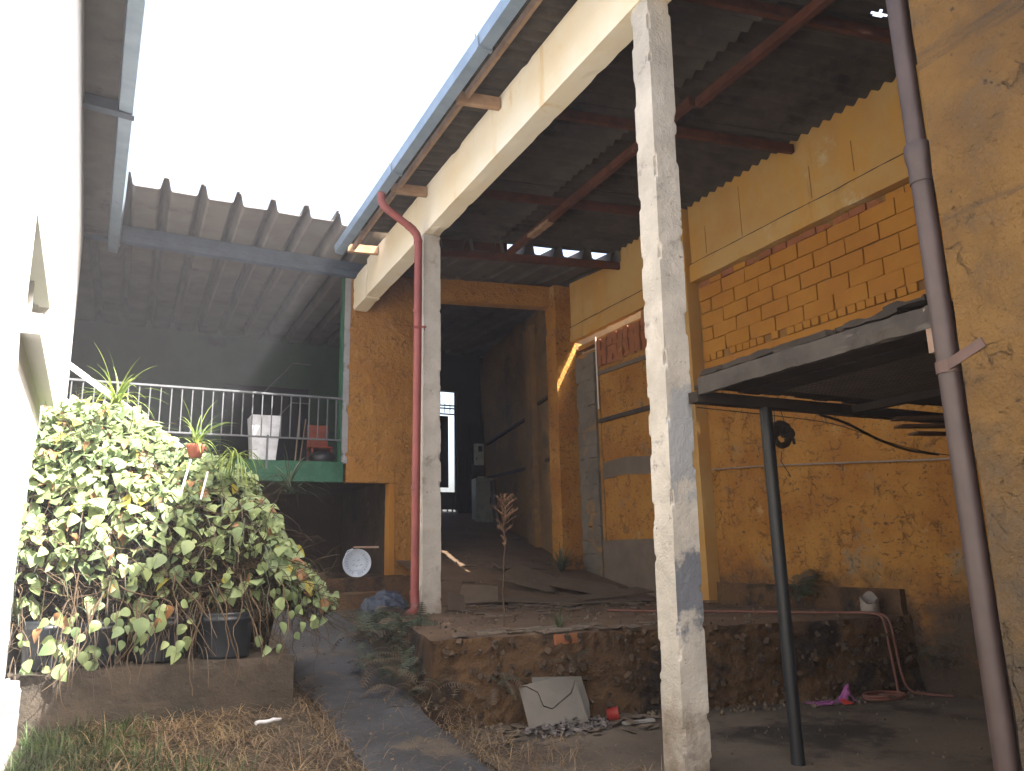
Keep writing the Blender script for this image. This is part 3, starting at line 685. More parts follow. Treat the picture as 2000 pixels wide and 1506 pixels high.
# channel sheet roofs: one trough and ridge per sheet
KP = .515
def channel(x0, ya, za, yb, zb, m, parent, rag=0):
    pr = [(0, .20), (.035, .19), (.075, .02), (.105, .0), (.41, .0), (.44, .02), (.48, .19), (.515 + .012, .20)]
    g = MB(); n = len(pr); ny = 10; a = []; b = []
    for j in range(ny + 1):
        t = j / ny; y = ya + (yb - ya) * t; zz = za + (zb - za) * t
        for i, (px, pz) in enumerate(pr):
            yy = y
            if j == 0: yy += fbm((x0 + px, 1, 0), 4) * rag - (.02 if pz > .1 else 0)
            zo = .008 * fbm((x0, y, 1), 1)
            a.append((x0 + px, yy, zz + pz + zo + .005)); b.append((x0 + px, yy, zz + pz + zo - .005))
    o = len(a); fs = []
    for j in range(ny):
        for i in range(n - 1):
            q = (j * n + i, j * n + i + 1, (j + 1) * n + i + 1, (j + 1) * n + i)
            fs.append(q); fs.append(tuple(k + o for k in q[::-1]))
    for i in range(n - 1): fs += [(i, o + i, o + i + 1, i + 1), (ny * n + i, ny * n + i + 1, o + ny * n + i + 1, o + ny * n + i)]
    for j in range(ny): fs += [(j * n, (j + 1) * n, o + (j + 1) * n, o + j * n), (j * n + n - 1, o + j * n + n - 1, o + (j + 1) * n + n - 1, (j + 1) * n + n - 1)]
    g.add(a + b, fs, False)
    return g.build('channel_sheet', m, parent)
kr = thing('terrace_roof', 'grey deep channelled sheet roof over the terrace with ridged front edge', 'roof')
for k in range(14): channel(-1.88 + k * KP, 11.72 + rr(-.03, .03), 6.90 - .012 * k, 19.9, 6.86 - .006 * k, M_KAL, kr, .06)
g = MB()
g.prism([(-1.4, 13.3, 6.60), (-1.4, 13.3, 6.85), (3.62, 13.3, 6.76), (3.62, 13.3, 6.52)], (0, .16, 0)); g.build('fascia_beam', M_STEEL, kr, .005)
g = MB(); g.prism([(-1.4, 13.26, 6.70), (-1.4, 13.26, 6.86), (3.62, 13.26, 6.77), (3.62, 13.26, 6.62)], (0, .037, 0)); g.build('fascia_flange', M_STEEL, kr, .004)
kc = thing('passage_roof', 'dark channelled sheets roofing the passage behind the shed', 'roof')
for k in range(8):
    x = 3.78 + k * KP; channel(x, 11.33 - .2 * (x + .25 - 3.74), 6.445, 13.3, 6.70, M_KALD, kc, .02)
for k in range(12):
    x = 4.95 + k * KP; channel(x, 13.25, 6.62, 19.7, 6.90, M_KALD, kc)
g = MB(); rough_box(g, (4.9, 12.86, 6.58), (7.5, 12.93, 6.70), .08, .02, 5, .02); g.build('rubble_bedding', M_BLOCKG, kc)

# passage walls
pw = thing('passage_wall', 'grimy orange wall along the right side of the passage', 'wall')
A = Vector((7.5, 12.75, 0)); D = Vector((math.sin(math.radians(10)), math.cos(math.radians(10)), 0)); N_ = Vector((-D.y, D.x, 0))
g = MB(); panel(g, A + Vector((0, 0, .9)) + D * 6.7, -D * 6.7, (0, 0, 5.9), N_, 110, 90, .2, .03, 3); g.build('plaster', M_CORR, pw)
for (s0, s1, z0, z1) in ((.2, 1.5, 4.62, 4.58), (1.75, 5.9, 4.42, 4.32), (.3, 1.1, 3.32, 3.32), (2.3, 5.8, 3.30, 3.42)):
    g = MB(); g.bar(A + D * s0 + N_ * .03 + Vector((0, 0, z0)), A + D * s1 + N_ * .03 + Vector((0, 0, z1)), .05, .06); g.build('batten', M_BAT, pw)
g = MB(); rough_box(g, (-.0, -.06, .9), (.55, .1, 6.4), .1, .02, 4, .02)
o = g.build('pilaster', M_CORR, pw); o.location = A + D * 1.65 + N_ * .02; o.rotation_euler = (0, 0, math.radians(80))
gw = thing('gate_wall', 'blue black end wall of the passage around the bright gate', 'wall')
YG = 19.25
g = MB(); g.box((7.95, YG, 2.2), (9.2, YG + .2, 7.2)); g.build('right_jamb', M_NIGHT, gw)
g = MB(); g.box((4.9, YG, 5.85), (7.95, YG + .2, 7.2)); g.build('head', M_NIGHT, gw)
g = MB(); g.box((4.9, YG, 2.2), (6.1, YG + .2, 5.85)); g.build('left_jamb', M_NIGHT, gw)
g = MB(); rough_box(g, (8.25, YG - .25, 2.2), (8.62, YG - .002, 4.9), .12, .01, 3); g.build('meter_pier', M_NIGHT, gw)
gate = thing('metal_gate', 'metal street gate with solid panels and bright gaps at passage end', 'gate')
dm = simple('dark_gate_paint', (.035, .04, .05), .5)
def gb(nm, lo, hi): return MB().box(lo, hi).build(nm, dm, gate)
gb('frame', (6.1, YG + .06, 2.62), (6.16, YG + .12, 5.83)); gb('frame', (7.89, YG + .06, 2.62), (7.945, YG + .12, 5.83))
gb('kick_panel', (6.165, YG + .07, 2.64), (7.885, YG + .10, 3.10))
gb('door_panel', (6.5, YG + .07, 3.22), (7.70, YG + .10, 5.16))
for z in (5.20, 5.36, 5.44): gb('rail', (6.165, YG + .075, z), (7.885, YG + .105, z + .035))
for x in (6.4, 6.7, 7.0, 7.3, 7.45, 7.6, 7.75): gb('bar', (x, YG + .08, 5.25), (x + .018, YG + .098, 5.5))
for x in (6.3, 6.6, 6.9, 7.2, 7.5, 7.66, 7.8): gb('foot_bar', (x, YG + .075, 2.45), (x + .03, YG + .105, 2.638))
# meter boxes and cabinet in the passage
mg = simple('pale_meter_box', (.42, .46, .42), .5)
def meter(label, lo, hi):
    t = thing('meter_box', label, 'meter box', 'meter boxes on the passage end wall')
    MB().box(lo, hi).build('case', mg, t, .01)
    (a, b, c), (d, e, f) = lo, hi
    MB().box((a + .35 * (d - a), b - .012, c + .62 * (f - c)), (a + .8 * (d - a), b - .001, c + .88 * (f - c))).build('window', M_NIGHT, t)
    MB().box((a + .1 * (d - a), b - .014, c + .25 * (f - c)), (a + .2 * (d - a), b - .001, c + .35 * (f - c))).build('latch', M_NIGHT, t)
meter('larger upper pale meter box on the dark wall by the gate', (8.30, YG - .36, 3.80), (8.56, YG - .255, 4.38))
meter('smaller lower pale meter box on the dark wall by the gate', (8.40, YG - .33, 3.22), (8.58, YG - .255, 3.5))
cb = thing('grey_cabinet', 'dull grey metal cabinet standing against the passage wall', 'cabinet')
cm = simple('dull_grey_metal', (.16, .17, .15), .5)
P0 = A + D * 5.3 + N_ * .32
mm = Matrix.Translation(P0) @ Matrix.Rotation(math.radians(-10), 4, 'Z')
MB().box((-.22, -.25, 2.1), (.22, .25, 3.35), mm).build('case', cm, cb, .01)
MB().box((-.2, -.262, 2.2), (.2, -.252, 3.3), mm).build('door', cm, cb, .004)
MB().box((.13, -.28, 2.7), (.16, -.263, 2.85), mm).build('handle', M_NIGHT, cb)
mm = Matrix.Translation(A + D * 4.1 + N_ * .14) @ Matrix.Rotation(math.radians(-10), 4, 'Z') @ Matrix.Rotation(math.radians(-4), 4, 'Y')
tag(MB().box((-.03, -.15, 1.7), (.03, .15, 3.2), mm).build('dark_plank', M_BAT), 'dark plank leaning on the passage wall beside the grey cabinet', 'plank')

# ------------------------------------------------------------------ terrace railing, stair rails, things on the terrace
rl = thing('terrace_railing', 'grey metal bar railing along the terrace edge', 'railing')
mr = simple('grey_rail_paint', (.30, .33, .36), .45, .5)
YR = 13.32
MB().bar((-1.3, YR, 4.235), (3.30, YR, 4.215), .05, .035).build('top_rail', mr, rl, .004)
MB().bar((-1.3, YR, 3.49), (3.30, YR, 3.475), .035, .03).build('bottom_rail', mr, rl, .004)
bmz = MB().box((-.009, -.009, 0), (.009, .009, .735)).mesh('bar', mr)
for k in range(29): link(bmz, 'bar', rl, (-1.2 + k * .157, YR, 3.49))
pmz = MB().box((-.016, -.016, 0), (.016, .016, .75)).mesh('post', mr)
for x in (.4, 2.05): link(pmz, 'post', rl, (x, YR - .001, 2.95)).scale = (1, 1, .75)
sr = thing('stair_handrail', 'pale sloping handrail of the stair at the left wall', 'handrail')
mw = simple('white_rail_paint', (.72, .74, .76), .5)
MB().bar((-1.25, 11.6, 4.39), (.75, 11.6, 2.93), .05, .075).build('upper_rail', mw, sr, .006)
MB().bar((-1.25, 11.6, 3.90), (.75, 11.6, 2.44), .05, .06).build('lower_rail', mw, sr, .006)
MB().box((.70, 11.57, .9), (.76, 11.63, 3.0)).build('newel', mw, sr, .004)
wp = thing('tall_white_planter', 'tall tapered white planter standing on the terrace', 'planter')
mwp = simple('white_plastic', (.62, .64, .68), .45)
def taper(cx, cy, z0, z1, a, b):
    vs = []
    for (z, h) in ((z0, a), (z1, b), (z1, b - .02), (z1 - .06, b - .02)):
        vs += [(cx - h, cy - h, z), (cx + h, cy - h, z), (cx + h, cy + h, z), (cx - h, cy + h, z)]
    fs = [(3, 2, 1, 0), (12, 13, 14, 15)]
    for l in range(3): fs += [(l * 4 + i, l * 4 + (i + 1) % 4, l * 4 + 4 + (i + 1) % 4, l * 4 + 4 + i) for i in range(4)]
    return MB().add(vs, fs)
o = taper(2.06, 13.85, 3.07, 3.90, .19, .25).build('planter_body', mwp, wp, .008)
MB().box((1.84, 13.63, 3.84), (2.28, 14.07, 3.85)).build('soil', M_LITTER, wp)
oc = thing('orange_chair', 'orange plastic chair in the dark corner of the terrace', 'chair')
mo = simple('orange_plastic', (.24, .05, .022), .5)
MB().box((2.98, 14.3, 3.46), (3.38, 14.7, 3.50)).build('seat', mo, oc, .01)
MB().box((2.98, 14.68, 3.5), (3.38, 14.72, 3.95)).build('backrest', mo, oc, .01)
for x in (2.99, 3.34):
    for y_ in (14.31, 14.66): MB().box((x, y_, 3.07), (x + .035, y_ + .035, 3.46)).build('leg', mo, oc)
for k, (x, t, l) in enumerate(((2.62, .10, 'lighter of two broom sticks leaning behind the railing'), (2.70, .13, 'darker of two broom sticks leaning behind the railing'))):
    g = MB(); g.tube([(x, 13.9, 3.07), (x + t, 14.1, 4.15 - .2 * k)], .014, 7)
    tag(g.build('broom_stick', simple('stick_wood', (.22 - .08 * k, .17 - .07 * k, .12 - .05 * k), .6)), l, 'stick', 'sticks on the terrace')
bk = thing('black_tub', 'round black tub beside the orange chair on the terrace', 'tub')
MB().lathe((3.12, 13.95, 3.07), [(.0, 0), (.2, 0), (.26, .16), (.2, .24), (.1, .28), (0, .285)], 18).build('tub_body', simple('black_plastic', (.015, .016, .018), .4), bk)
il = thing('inner_stair_rail', 'thin pale rails of a stair in the dark terrace corner', 'handrail')
for z in (4.55, 5.4): MB().tube([(3.3, 16.2, z + .1), (2.95, 16.2, z + .1), (2.35, 16.2, z - .6)], .014, 6).build('rail', mr, il)

# ------------------------------------------------------------------ left building
lb = thing('left_building', 'white sunlit building closing the left edge of the yard', 'building')
def lx(y): return -.70 - .038 * (y - 7.3)
def lp(off, y, z): return (lx(y) + off, y, z)
def quadwall(nm, ya, yb, za, zb, m=M_WHITE, off=0, th=.22):
    g = MB(); a = [lp(off, ya, za), lp(off, yb, za), lp(off, yb, zb), lp(off, ya, zb)]; b = [lp(off - th, ya, za), lp(off - th, yb, za), lp(off - th, yb, zb), lp(off - th, ya, zb)]
    g.add(a + b, [(0, 1, 2, 3), (7, 6, 5, 4), (0, 4, 5, 1), (1, 5, 6, 2), (2, 6, 7, 3), (3, 7, 4, 0)]); return g.build(nm, m, lb)
YE = 13.3
quadwall('wall', -6, 5.2, -.25, 6.62); quadwall('wall', 5.2, 7.3, -.25, 2.9); quadwall('wall', 5.2, 7.3, 3.6, 6.62); quadwall('wall', 7.3, YE, -.25, 6.62)
w_ = quadwall('window', 5.2, 7.3, 2.9, 3.6, M_NIGHT, -.16, .05)  # invented opening: its dark recess stands in for a shadow on the wall
g = MB(); g.add([lp(.0 + e[0], e[1], e[2]) for e in ((.10, 5.0, 2.78), (.10, 7.4, 2.78), (-.15, 7.4, 2.78), (-.15, 5.0, 2.78), (.10, 5.0, 2.90), (.10, 7.4, 2.90), (-.15, 7.4, 2.90), (-.15, 5.0, 2.90))],
    [(0, 3, 2, 1), (4, 5, 6, 7), (0, 1, 5, 4), (1, 2, 6, 5), (2, 3, 7, 6), (3, 0, 4, 7)]); g.build('sill', M_WHITE, lb)
for ya in (5.2, 5.9, 6.6, 7.24): quadwall('recess_bar', ya, ya + .06, 2.9, 3.6, M_WHITE, -.08, .06)
# soffit of small corrugation, fascia and gutter
g = MB(); n = 160; a = []
for i in range(n + 1):
    yv = -6 + (YE + .2 + 6) * i / n; zz = 6.64 + .015 * math.cos(yv / .09 * 3.1)
    a += [lp(-.3, yv, zz), lp(.40, yv, zz), lp(.40, yv, zz + .02), lp(-.3, yv, zz + .02)]
g.add(a, [q for i in range(n) for q in ((i * 4, i * 4 + 4, i * 4 + 5, i * 4 + 1), (i * 4 + 1, i * 4 + 5, i * 4 + 6, i * 4 + 2), (i * 4 + 2, i * 4 + 6, i * 4 + 7, i * 4 + 3))], True)
g.build('soffit', M_KAL, lb)
for (ya, yb) in ((-6, 5.5), (5.5, 9.9), (9.9, YE + .3)):
    g = MB(); pr = [(.34, 6.66), (.36, 6.50), (.50, 6.48), (.53, 6.64), (.52, 6.64), (.495, 6.49), (.365, 6.51), (.35, 6.66)]
    g.add([lp(o_, ya, z) for o_, z in pr] + [lp(o_, yb + .04, z) for o_, z in pr], [tuple(range(8)), tuple(range(8, 16))[::-1]] + [(i, 8 + i, 8 + (i + 1) % 8, (i + 1) % 8) for i in range(8)])
    g.build('gutter', M_ZINC, lb)
g = MB(); g.add([lp(o_, ya, z) for ya in (9.0, 9.12) for o_, z in ((-.0, 6.5), (.52, 6.46), (.52, 6.60), (-.0, 6.63))], [(3, 2, 1, 0), (4, 5, 6, 7)] + [(i, (i + 1) % 4, 4 + (i + 1) % 4, 4 + i) for i in range(4)]); g.build('eave_bracket', M_STEEL, lb)

# ------------------------------------------------------------------ planter wall, kerb, pots
g = MB(); rough_box(g, (-.66, 6.5, .05), (1.28, 7.1, .74), .05, .035, 4, .05, 4)
tag(g.build('planter_wall', wmat('mossy_concrete', (.13, .10, .075), (.085, .07, .055), 2.5, stains=(((.05, .055, .04), 2, .55, .7), ((.22, .17, .12), 6, .62, .75)), bumps=((12, .7, .03), (50, .6, .01)))), 'low mossy concrete wall carrying the black pots', 'low wall')
g = MB(); rough_box(g, (-.68, 4.6, -.05), (-.54, 6.46, .74), .08, .02, 4, .03, 4); tag(g.build('side_kerb', M_GREYP), 'sunlit concrete kerb at the bottom left beside the low wall', 'kerb')
g = MB(); rough_box(g, (-.58, 6.05, -.02), (.35, 6.46, .26), .07, .02, 4, .02, 4); tag(g.build('stone_step', M_PATCH), 'worn flat stone step below the low wall in the grass', 'step')
mp = simple('black_nursery_pot', (.010, .014, .021), .45, .5, .3)
def pot(x, y_, r, h, label):
    t = thing('nursery_pot', label, 'plant pot', 'black pots on the low wall')
    r *= rr(.94, 1.04); h *= rr(.93, 1.04); y_ += rr(-.03, .03)
    MB().lathe((x, y_, .745), [(0, 0), (r * .86, 0), (r * .87, .02), (r * .97, h * .8), (r, h * .82), (r, h * .88), (r * .985, h * .885), (r * 1.01, h * .95), (r * 1.03, h), (r * .96, h), (r * .95, h * .9)], 28).build('pot_body', mp, t)
    MB().lathe((x, y_, .745 + h * .9), [(0, .02), (r * .95, 0)], 16).build('soil', M_LITTER, t)
pot(.78, 6.76, .21, .36, 'rightmost black pot on the low wall, fully in view')
pot(.30, 6.80, .185, .34, 'black pot second from the right, half covered by dry stems')
pot(-.10, 6.84, .165, .31, 'black pot third from the right behind hanging roots')
pot(-.45, 6.78, .155, .33, 'black pot at the left end with sunlight slanting over it')

# ------------------------------------------------------------------ vine mound
def leafmesh(w, l, m, curl=.15, nm='leaf'):
    vs = []; fs = []
    prof = [(-.12, .0), (.0, .34), (.18, .5), (.42, .47), (.68, .3), (.88, .12), (1.0, 0)]
    for (v, u) in prof:
        vs.append((-u * w, v * l, curl * l * (u * u * 1.6) - .25 * l * v * v)); vs.append((0, (v if v > -.1 else .02) * l, -.25 * l * v * v)); vs.append((u * w, v * l, curl * l * (u * u * 1.6) - .25 * l * v * v))
    for i in range(len(prof) - 1):
        a = i * 3; fs += [(a, a + 1, a + 4, a + 3), (a + 1, a + 2, a + 5, a + 4)]
    return MB().add(vs, fs, True).mesh(nm, m)
vine = thing('vine', 'sprawling heart leaved vine heaped over the pots at the left', 'vine')
def msurf(u, v):
    """u across (-1..1 left to right), v 0 foot .. 1 crest: front skin of the mound"""
    x = .36 + u * 1.28
    crest = float(np.interp(x, [-.95, -.8, -.46, -.14, .31, .70, .98, 1.25, 1.5, 1.62], [2.5, 2.8, 2.95, 2.90, 2.62, 2.42, 2.30, 1.95, 1.5, 1.25]))
    foot = float(np.interp(x, [-1, 1.15, 1.6], [1.06, 1.06, .95]))
    z = foot + (crest - foot) * v
    y = 6.58 + .22 * abs(u) ** 2 + 1.15 * v ** 2.2 - .22 * math.sin(min(1, v) * math.pi)
    n = fbm((x, z, 3), 1.7, 3) * .28
    return Vector((x, y + n + .25, z + .12 * fbm((x, z, 8), 2.3)))
g = MB(); nu, nv = 60, 40; vs = []
for j in range(nv + 1):
    for i in range(nu + 1):
        u = -1 + 2 * i / nu; v = j / nv
        p = msurf(u * .92, v * .97) + Vector((0, .16, -.05)); p += Vector((fbm(p, 7), fbm(p + Vector((3, 1, 2)), 7), fbm(p + Vector((1, 5, 2)), 7))) * .10
        vs.append(p)
w = nu + 1; g.add(vs, [(j * w + i, j * w + i + 1, (j + 1) * w + i + 1, (j + 1) * w + i) for j in range(nv) for i in range(nu)], False)
# closing back of the heap
bk_ = [vs[nv * w + i] for i in range(w)]; low = [Vector((p.x, p.y + .9, .5)) for p in bk_]
g.add(bk_ + low, [(i, i + 1, w + i + 1, w + i) for i in range(nu)], False)
g.build('dead_thatch', M_LITTER, vine)
# stems
g = MB()
for k in range(520):
    u = rr(-1, .98); v = rr(.0, 1.0) ** 1.3; p = msurf(u, v); pts = [p]
    d = Vector((rr(-1, 1), rr(-.5, .1), rr(-.9, .5)))
    for s_ in range(6):
        d += Vector((rr(-.6, .6), rr(-.25, .2), rr(-.55, .4))); d.normalize(); p = p + d * rr(.05, .12); pts.append(p)
    g.tube(pts, [.004, .004, .0035, .003, .003, .002, .0015], 3, False)
st = g.build('stems', M_TWIG, vine); st['kind'] = 'stuff'
g = MB()
for k in range(16):
    x = rr(-.5, 1.2); p = Vector((x, 6.62 + rr(-.1, .1), rr(1.1, 1.5))); pts = [p]; d = Vector((rr(-.3, .3), -.3, -.6))
    for s_ in range(9):
        d += Vector((rr(-.5, .5), rr(-.2, .12), rr(-.45, .2))); d.normalize(); p = p + d * rr(.05, .1); p.y = min(p.y, 6.55); pts.append(p)
    g.tube(pts, [.006] * 4 + [.005] * 3 + [.003] * 3, 5, False)
g.build('hanging_roots', M_TWIG, vine)['kind'] = 'stuff'
LM = [leafmesh(.095, .115, M_LEAF), leafmesh(.08, .10, M_LEAF, .35), leafmesh(.125, .14, M_LEAF, .05), leafmesh(.075, .10, M_LEAF, .8), leafmesh(.10, .11, M_LEAF2, .2), leafmesh(.085, .10, M_LEAF2, .6)]
LY = [leafmesh(.11, .13, M_LEAFY, .2)]; LB = [leafmesh(.08, .12, M_LEAFB, .6)]
def leafmat4(p, n, roll, s):
    z = n.normalized(); up = Vector((rr(-.7, .7), rr(-.5, .2), -1)); y = (up - z * up.dot(z)).normalized(); x = y.cross(z)
    m = Matrix(((x.x, y.x, z.x, p.x), (x.y, y.y, z.y, p.y), (x.z, y.z, z.z, p.z), (0, 0, 0, 1)))
    return m @ Matrix.Rotation(roll, 4, 'Z') @ Matrix.Scale(s, 4)
leaves = []
for k in range(4800):
    u = rr(-1.03, 1.03); v = rnd() ** .62
    dens = .35 + .65 * v
    if v < .55: dens *= .8
    if u > .05 and v < .4: dens *= .6
    if abs(u - .36) < .2 and .45 < v < .8: dens *= .25
    if rnd() > dens: continue
    p = msurf(u, v); p += Vector((rr(-.06, .06), -rr(-.02, .16), rr(-.05, .08)))
    n = Vector((rr(-.9, .9), -.5 + rr(-.6, .6), .5 + v * .6 + rr(-.7, .5)))
    q = rnd(); mset = LY if q < .03 else (LB if q < .075 else LM)
    leaves.append((p, leafmat4(p, n, rr(-.9, .9), rr(.42, 1.08)), random.choice(mset)))
cp = Vector((0, 0, H))
for k in range(96):
    x = rr(-.66, .48) if k % 6 else rr(1.0, 1.5); p = Vector((x, 6.44 + rr(-.06, .12), rr(.78, 1.2)))
    leaves.append((p, leafmat4(p, Vector((rr(-.9, .9), -1, rr(-.2, .8))), rr(-.9, .9), rr(.4, .95)), random.choice(LM if rnd() > .05 else LB)))
leaves.sort(key=lambda e: (e[0] - cp).length - e[1].to_scale().x * 1.2)
bulk = {}
for i, (p, m4, me) in enumerate(leaves):
    if i < 295:
        o = link(me, 'leaf', vine); o.matrix_world = m4
    else: bulk.setdefault(me.materials[0].name, []).append((m4, me))
for mn, lst in bulk.items():
    g = MB()
    for m4, me in lst: g.add([m4 @ v.co for v in me.vertices], [tuple(pp.vertices) for pp in me.polygons], True)
    g.build('foliage', bpy.data.materials[mn], vine)['kind'] = 'stuff'
# arching blades of the hanging plants
def blade(mb, p, az, L, w, el, droop=1.0):
    p = Vector(p); d = Vector((math.cos(az) * math.cos(el), math.sin(az) * math.cos(el), math.sin(el))); side = d.cross(Vector((0, 0, 1))).normalized()
    vs = []; n = 7
    for i in range(n + 1):
        t = i / n; ww = w * (1 - t) ** .6 * (.6 + .4 * min(1, t * 5)) + .0006
        vs += [p - side * ww, p + side * ww]
        d = (d + Vector((0, 0, -droop * .22))).normalized(); p = p + d * L / n
    mb.add(vs, [(2 * i, 2 * i + 1, 2 * i + 3, 2 * i + 2) for i in range(n)], True)
def tuft(name, label, cat, c, n, L, w, m, group=None, lo=.5, hi=1.5, droop=1.0, sq=0):
    t = thing(name, label, cat, group)
    for k in range(n):
        g = MB(); blade(g, Vector(c) + Vector((rr(-.03, .03), rr(-.03, .03), 0)), rr(0, 6.28), L * rr(.6, 1.1), w, rr(lo, hi), droop * rr(.7, 1.3)); g.build('blade', m, t)
    if sq:
        MB().lathe(Vector(c) + Vector((0, 0, -sq)), [(0, 0), (.05, 0), (.075, sq * .8), (.08, sq), (0, sq)], 12).build('pot', simple('terracotta_pot', (.36, .10, .06), .7), t)
    return t
G_SP = 'spider plants above the vine'
tuft('spider_plant', 'largest yellow green spider plant on top of the vine, at the left', 'plant', (-.14, 7.2, 2.80), 44, .50, .009, M_SPID, G_SP)
tuft('spider_plant', 'upright spider plant rising from a red pot in the vine', 'plant', (.50, 7.1, 2.46), 30, .45, .008, M_SPID, G_SP, sq=.11)
tuft('spider_plant', 'drooping green spider plant at the right shoulder of the vine', 'plant', (.84, 7.1, 2.36), 48, .42, .008, M_SPID, G_SP, .2, 1.3, 1.9)
tuft('spider_plant', 'dark spider plant in front of the green slab edge', 'plant', (1.42, 7.7, 2.10), 36, .52, .010, M_FERN, G_SP)
for (a, b, l) in (((.38, 6.9, 1.95), (.46, 7.0, 2.32), 'longer pale cane stuck in the vine'), ((.55, 6.9, 1.98), (.60, 7.0, 2.22), 'shorter pale cane stuck in the vine')):
    g = MB(); g.tube([a, b], .009, 6); tag(g.build('garden_cane', mw), l, 'cane', 'pale canes in the vine')

g = MB()
for k in range(420):
    u = rr(-.95, .98); v = rr(0, .75); p = msurf(u, v) + Vector((0, rr(-.05, .1), 0)); blade(g, p, rr(0, 6.28), rr(.2, .5), rr(.004, .009), rr(.2, 1.4), 1.8)
g.build('strap_leaves', M_FERN, vine)['kind'] = 'stuff'
g = MB()
for k in range(300):
    u = rr(-.95, .98); v = rr(0, .8); p = msurf(u, v) + Vector((0, rr(-.08, .05), 0)); blade(g, p, rr(0, 6.28), rr(.15, .45), rr(.002, .006), rr(-.6, 1.2), 1.8)
for k in range(130):
    x = rr(-.66, .62); blade(g, (x, 6.5 + rr(-.03, .12), rr(.8, 1.25)), rr(3.4, 6.0), rr(.12, .4), rr(.0015, .004), rr(-.9, .9), 1.8)
g.build('dry_blades', M_FERNB, vine)['kind'] = 'stuff'
# ------------------------------------------------------------------ ferns
def frond_mesh(L, m, n=14, droop=.9):
    g = MB(); p = Vector((0, 0, 0)); d = Vector((.75, 0, .66)).normalized(); pts = [p.copy()]; fr = []
    for i in range(n):
        d = (d + Vector((0, 0, -droop * 1.76 / n))).normalized(); p = p + d * L / n; pts.append(p.copy()); fr.append((p.copy(), d.copy(), i / n))
    g.tube(pts, [.0035 * (1 - i / (n + 1)) + .001 for i in range(n + 1)], 4, False)
    for (q, dd, t) in fr:
        ll = L * .21 * math.sin(math.pi * (.12 + .86 * t)) ** .8; up = Vector((0, 0, 1))
        for s_ in (-1, 1):
            side = Vector((dd.x * .35, s_ * 1.0, dd.z * .35 - .25)).normalized(); w_ = dd * L / n * .26
            g.add([q - w_, q + w_, q + side * ll + w_ * .2, q + side * ll - w_ * .2], [(0, 1, 2, 3)], False)
    return g.mesh('frond', m)
FM = [frond_mesh(.46, M_FERN), frond_mesh(.36, M_FERN, 13, 1.0), frond_mesh(.42, M_FERNB, 13, 1.1), frond_mesh(.3, M_FERN, 11, .5)]
def fern(label, c, n, s, spread=.12, dry=.3, group='ferns around the platform', lo=-.2, hi=.7):
    t = thing('fern', label, 'fern', group); t.location = c
    for k in range(n):
        me = FM[2] if rnd() < dry else random.choice((FM[0], FM[1], FM[3]))
        o = link(me, 'frond', t, (rr(-spread, spread), rr(-spread, spread), rr(.02, .16))); o.scale = (s * rr(.7, 1.15),) * 3
        o.rotation_euler = (rr(-.3, .3), -rr(lo, hi), rr(0, 6.28))
    return t
fern('fern by the black bag at the head of the platform corner', (2.85, 9.2, .62), 34, 1.1, .22, .15)
fern('wide green fern on the platform flank above the path', (2.72, 8.4, .56), 52, 1.1, .3, .15)
fern('low fern spreading towards the path bend', (2.45, 7.8, .36), 38, .9, .3, .4)
fern('half dry fern lower on the platform flank', (2.5, 7.2, .30), 36, .85, .28, .55)
fern('brown fern at the front corner of the platform', (2.62, 6.75, .22), 26, .75, .22, .6)
fern('small fern growing from the rubble face of the platform', (3.05, 6.45, .30), 9, .7, .05, .3)
fern('little fern under the platform rim beside the grey boards', (3.75, 6.36, .44), 7, .6, .05, .3)
fern('shaggy fern growing at the foot of the orange wall', (7.25, 6.95, .85), 22, 1.05, .1, .5, None, 0, 1.0)
fern('dark dry fern in the corner where platform meets wall', (7.35, 5.45, .25), 12, .8, .1, .8, None)
tuft('wall_weed', 'dark green weed at the foot of the portal pillar', 'weed', (6.95, 12.1, 1.15), 46, .55, .018, M_FERN, None, .6, 1.5, .6)
tuft('grass_tuft', 'bright green grass tuft on the platform rim', 'grass tuft', (3.82, 6.75, .76), 36, .26, .004, M_GRASS, None, .7, 1.5, .6)

# dried tall weed
dw = thing('dry_weed', 'tall dried weed with feathery seed head standing on the platform', 'weed')
base = Vector((3.58, 7.46, PZ)); tip = Vector((3.61, 7.46, 2.06)); pts = [base.lerp(tip, i / 8) + Vector((fbm((i, 0, 0), .7) * .05, 0, 0)) for i in range(9)]
MB().tube(pts, [.011, .010, .010, .009, .008, .007, .006, .004, .003], 6).build('stem', M_TWIG, dw)
hd = MB()
for k in range(60):
    t = rr(.62, .995); p = base.lerp(tip, t); az = rr(0, 6.28); L = .085 * math.sin(math.pi * min(1, (1.02 - t) / .40 + .12)) + .015
    q = p + Vector((math.cos(az), math.sin(az), .75)) * L; q2 = q + Vector((math.cos(az + .6), math.sin(az + .6), .3)) * L * .5
    hd.tube([p, p.lerp(q, .5) + Vector((0, 0, -.01)), q], [.0025, .002, .0015], 3, False); hd.tube([p.lerp(q, .5), q2], [.002, .0012], 3, False)
    for e in (q, q2): hd.tube([e, e + Vector((0, 0, .010))], .0036, 4, False)
hd.build('seed_head', simple('dry_seed', (.30, .17, .10), .9, .1), dw)['kind'] = 'stuff'

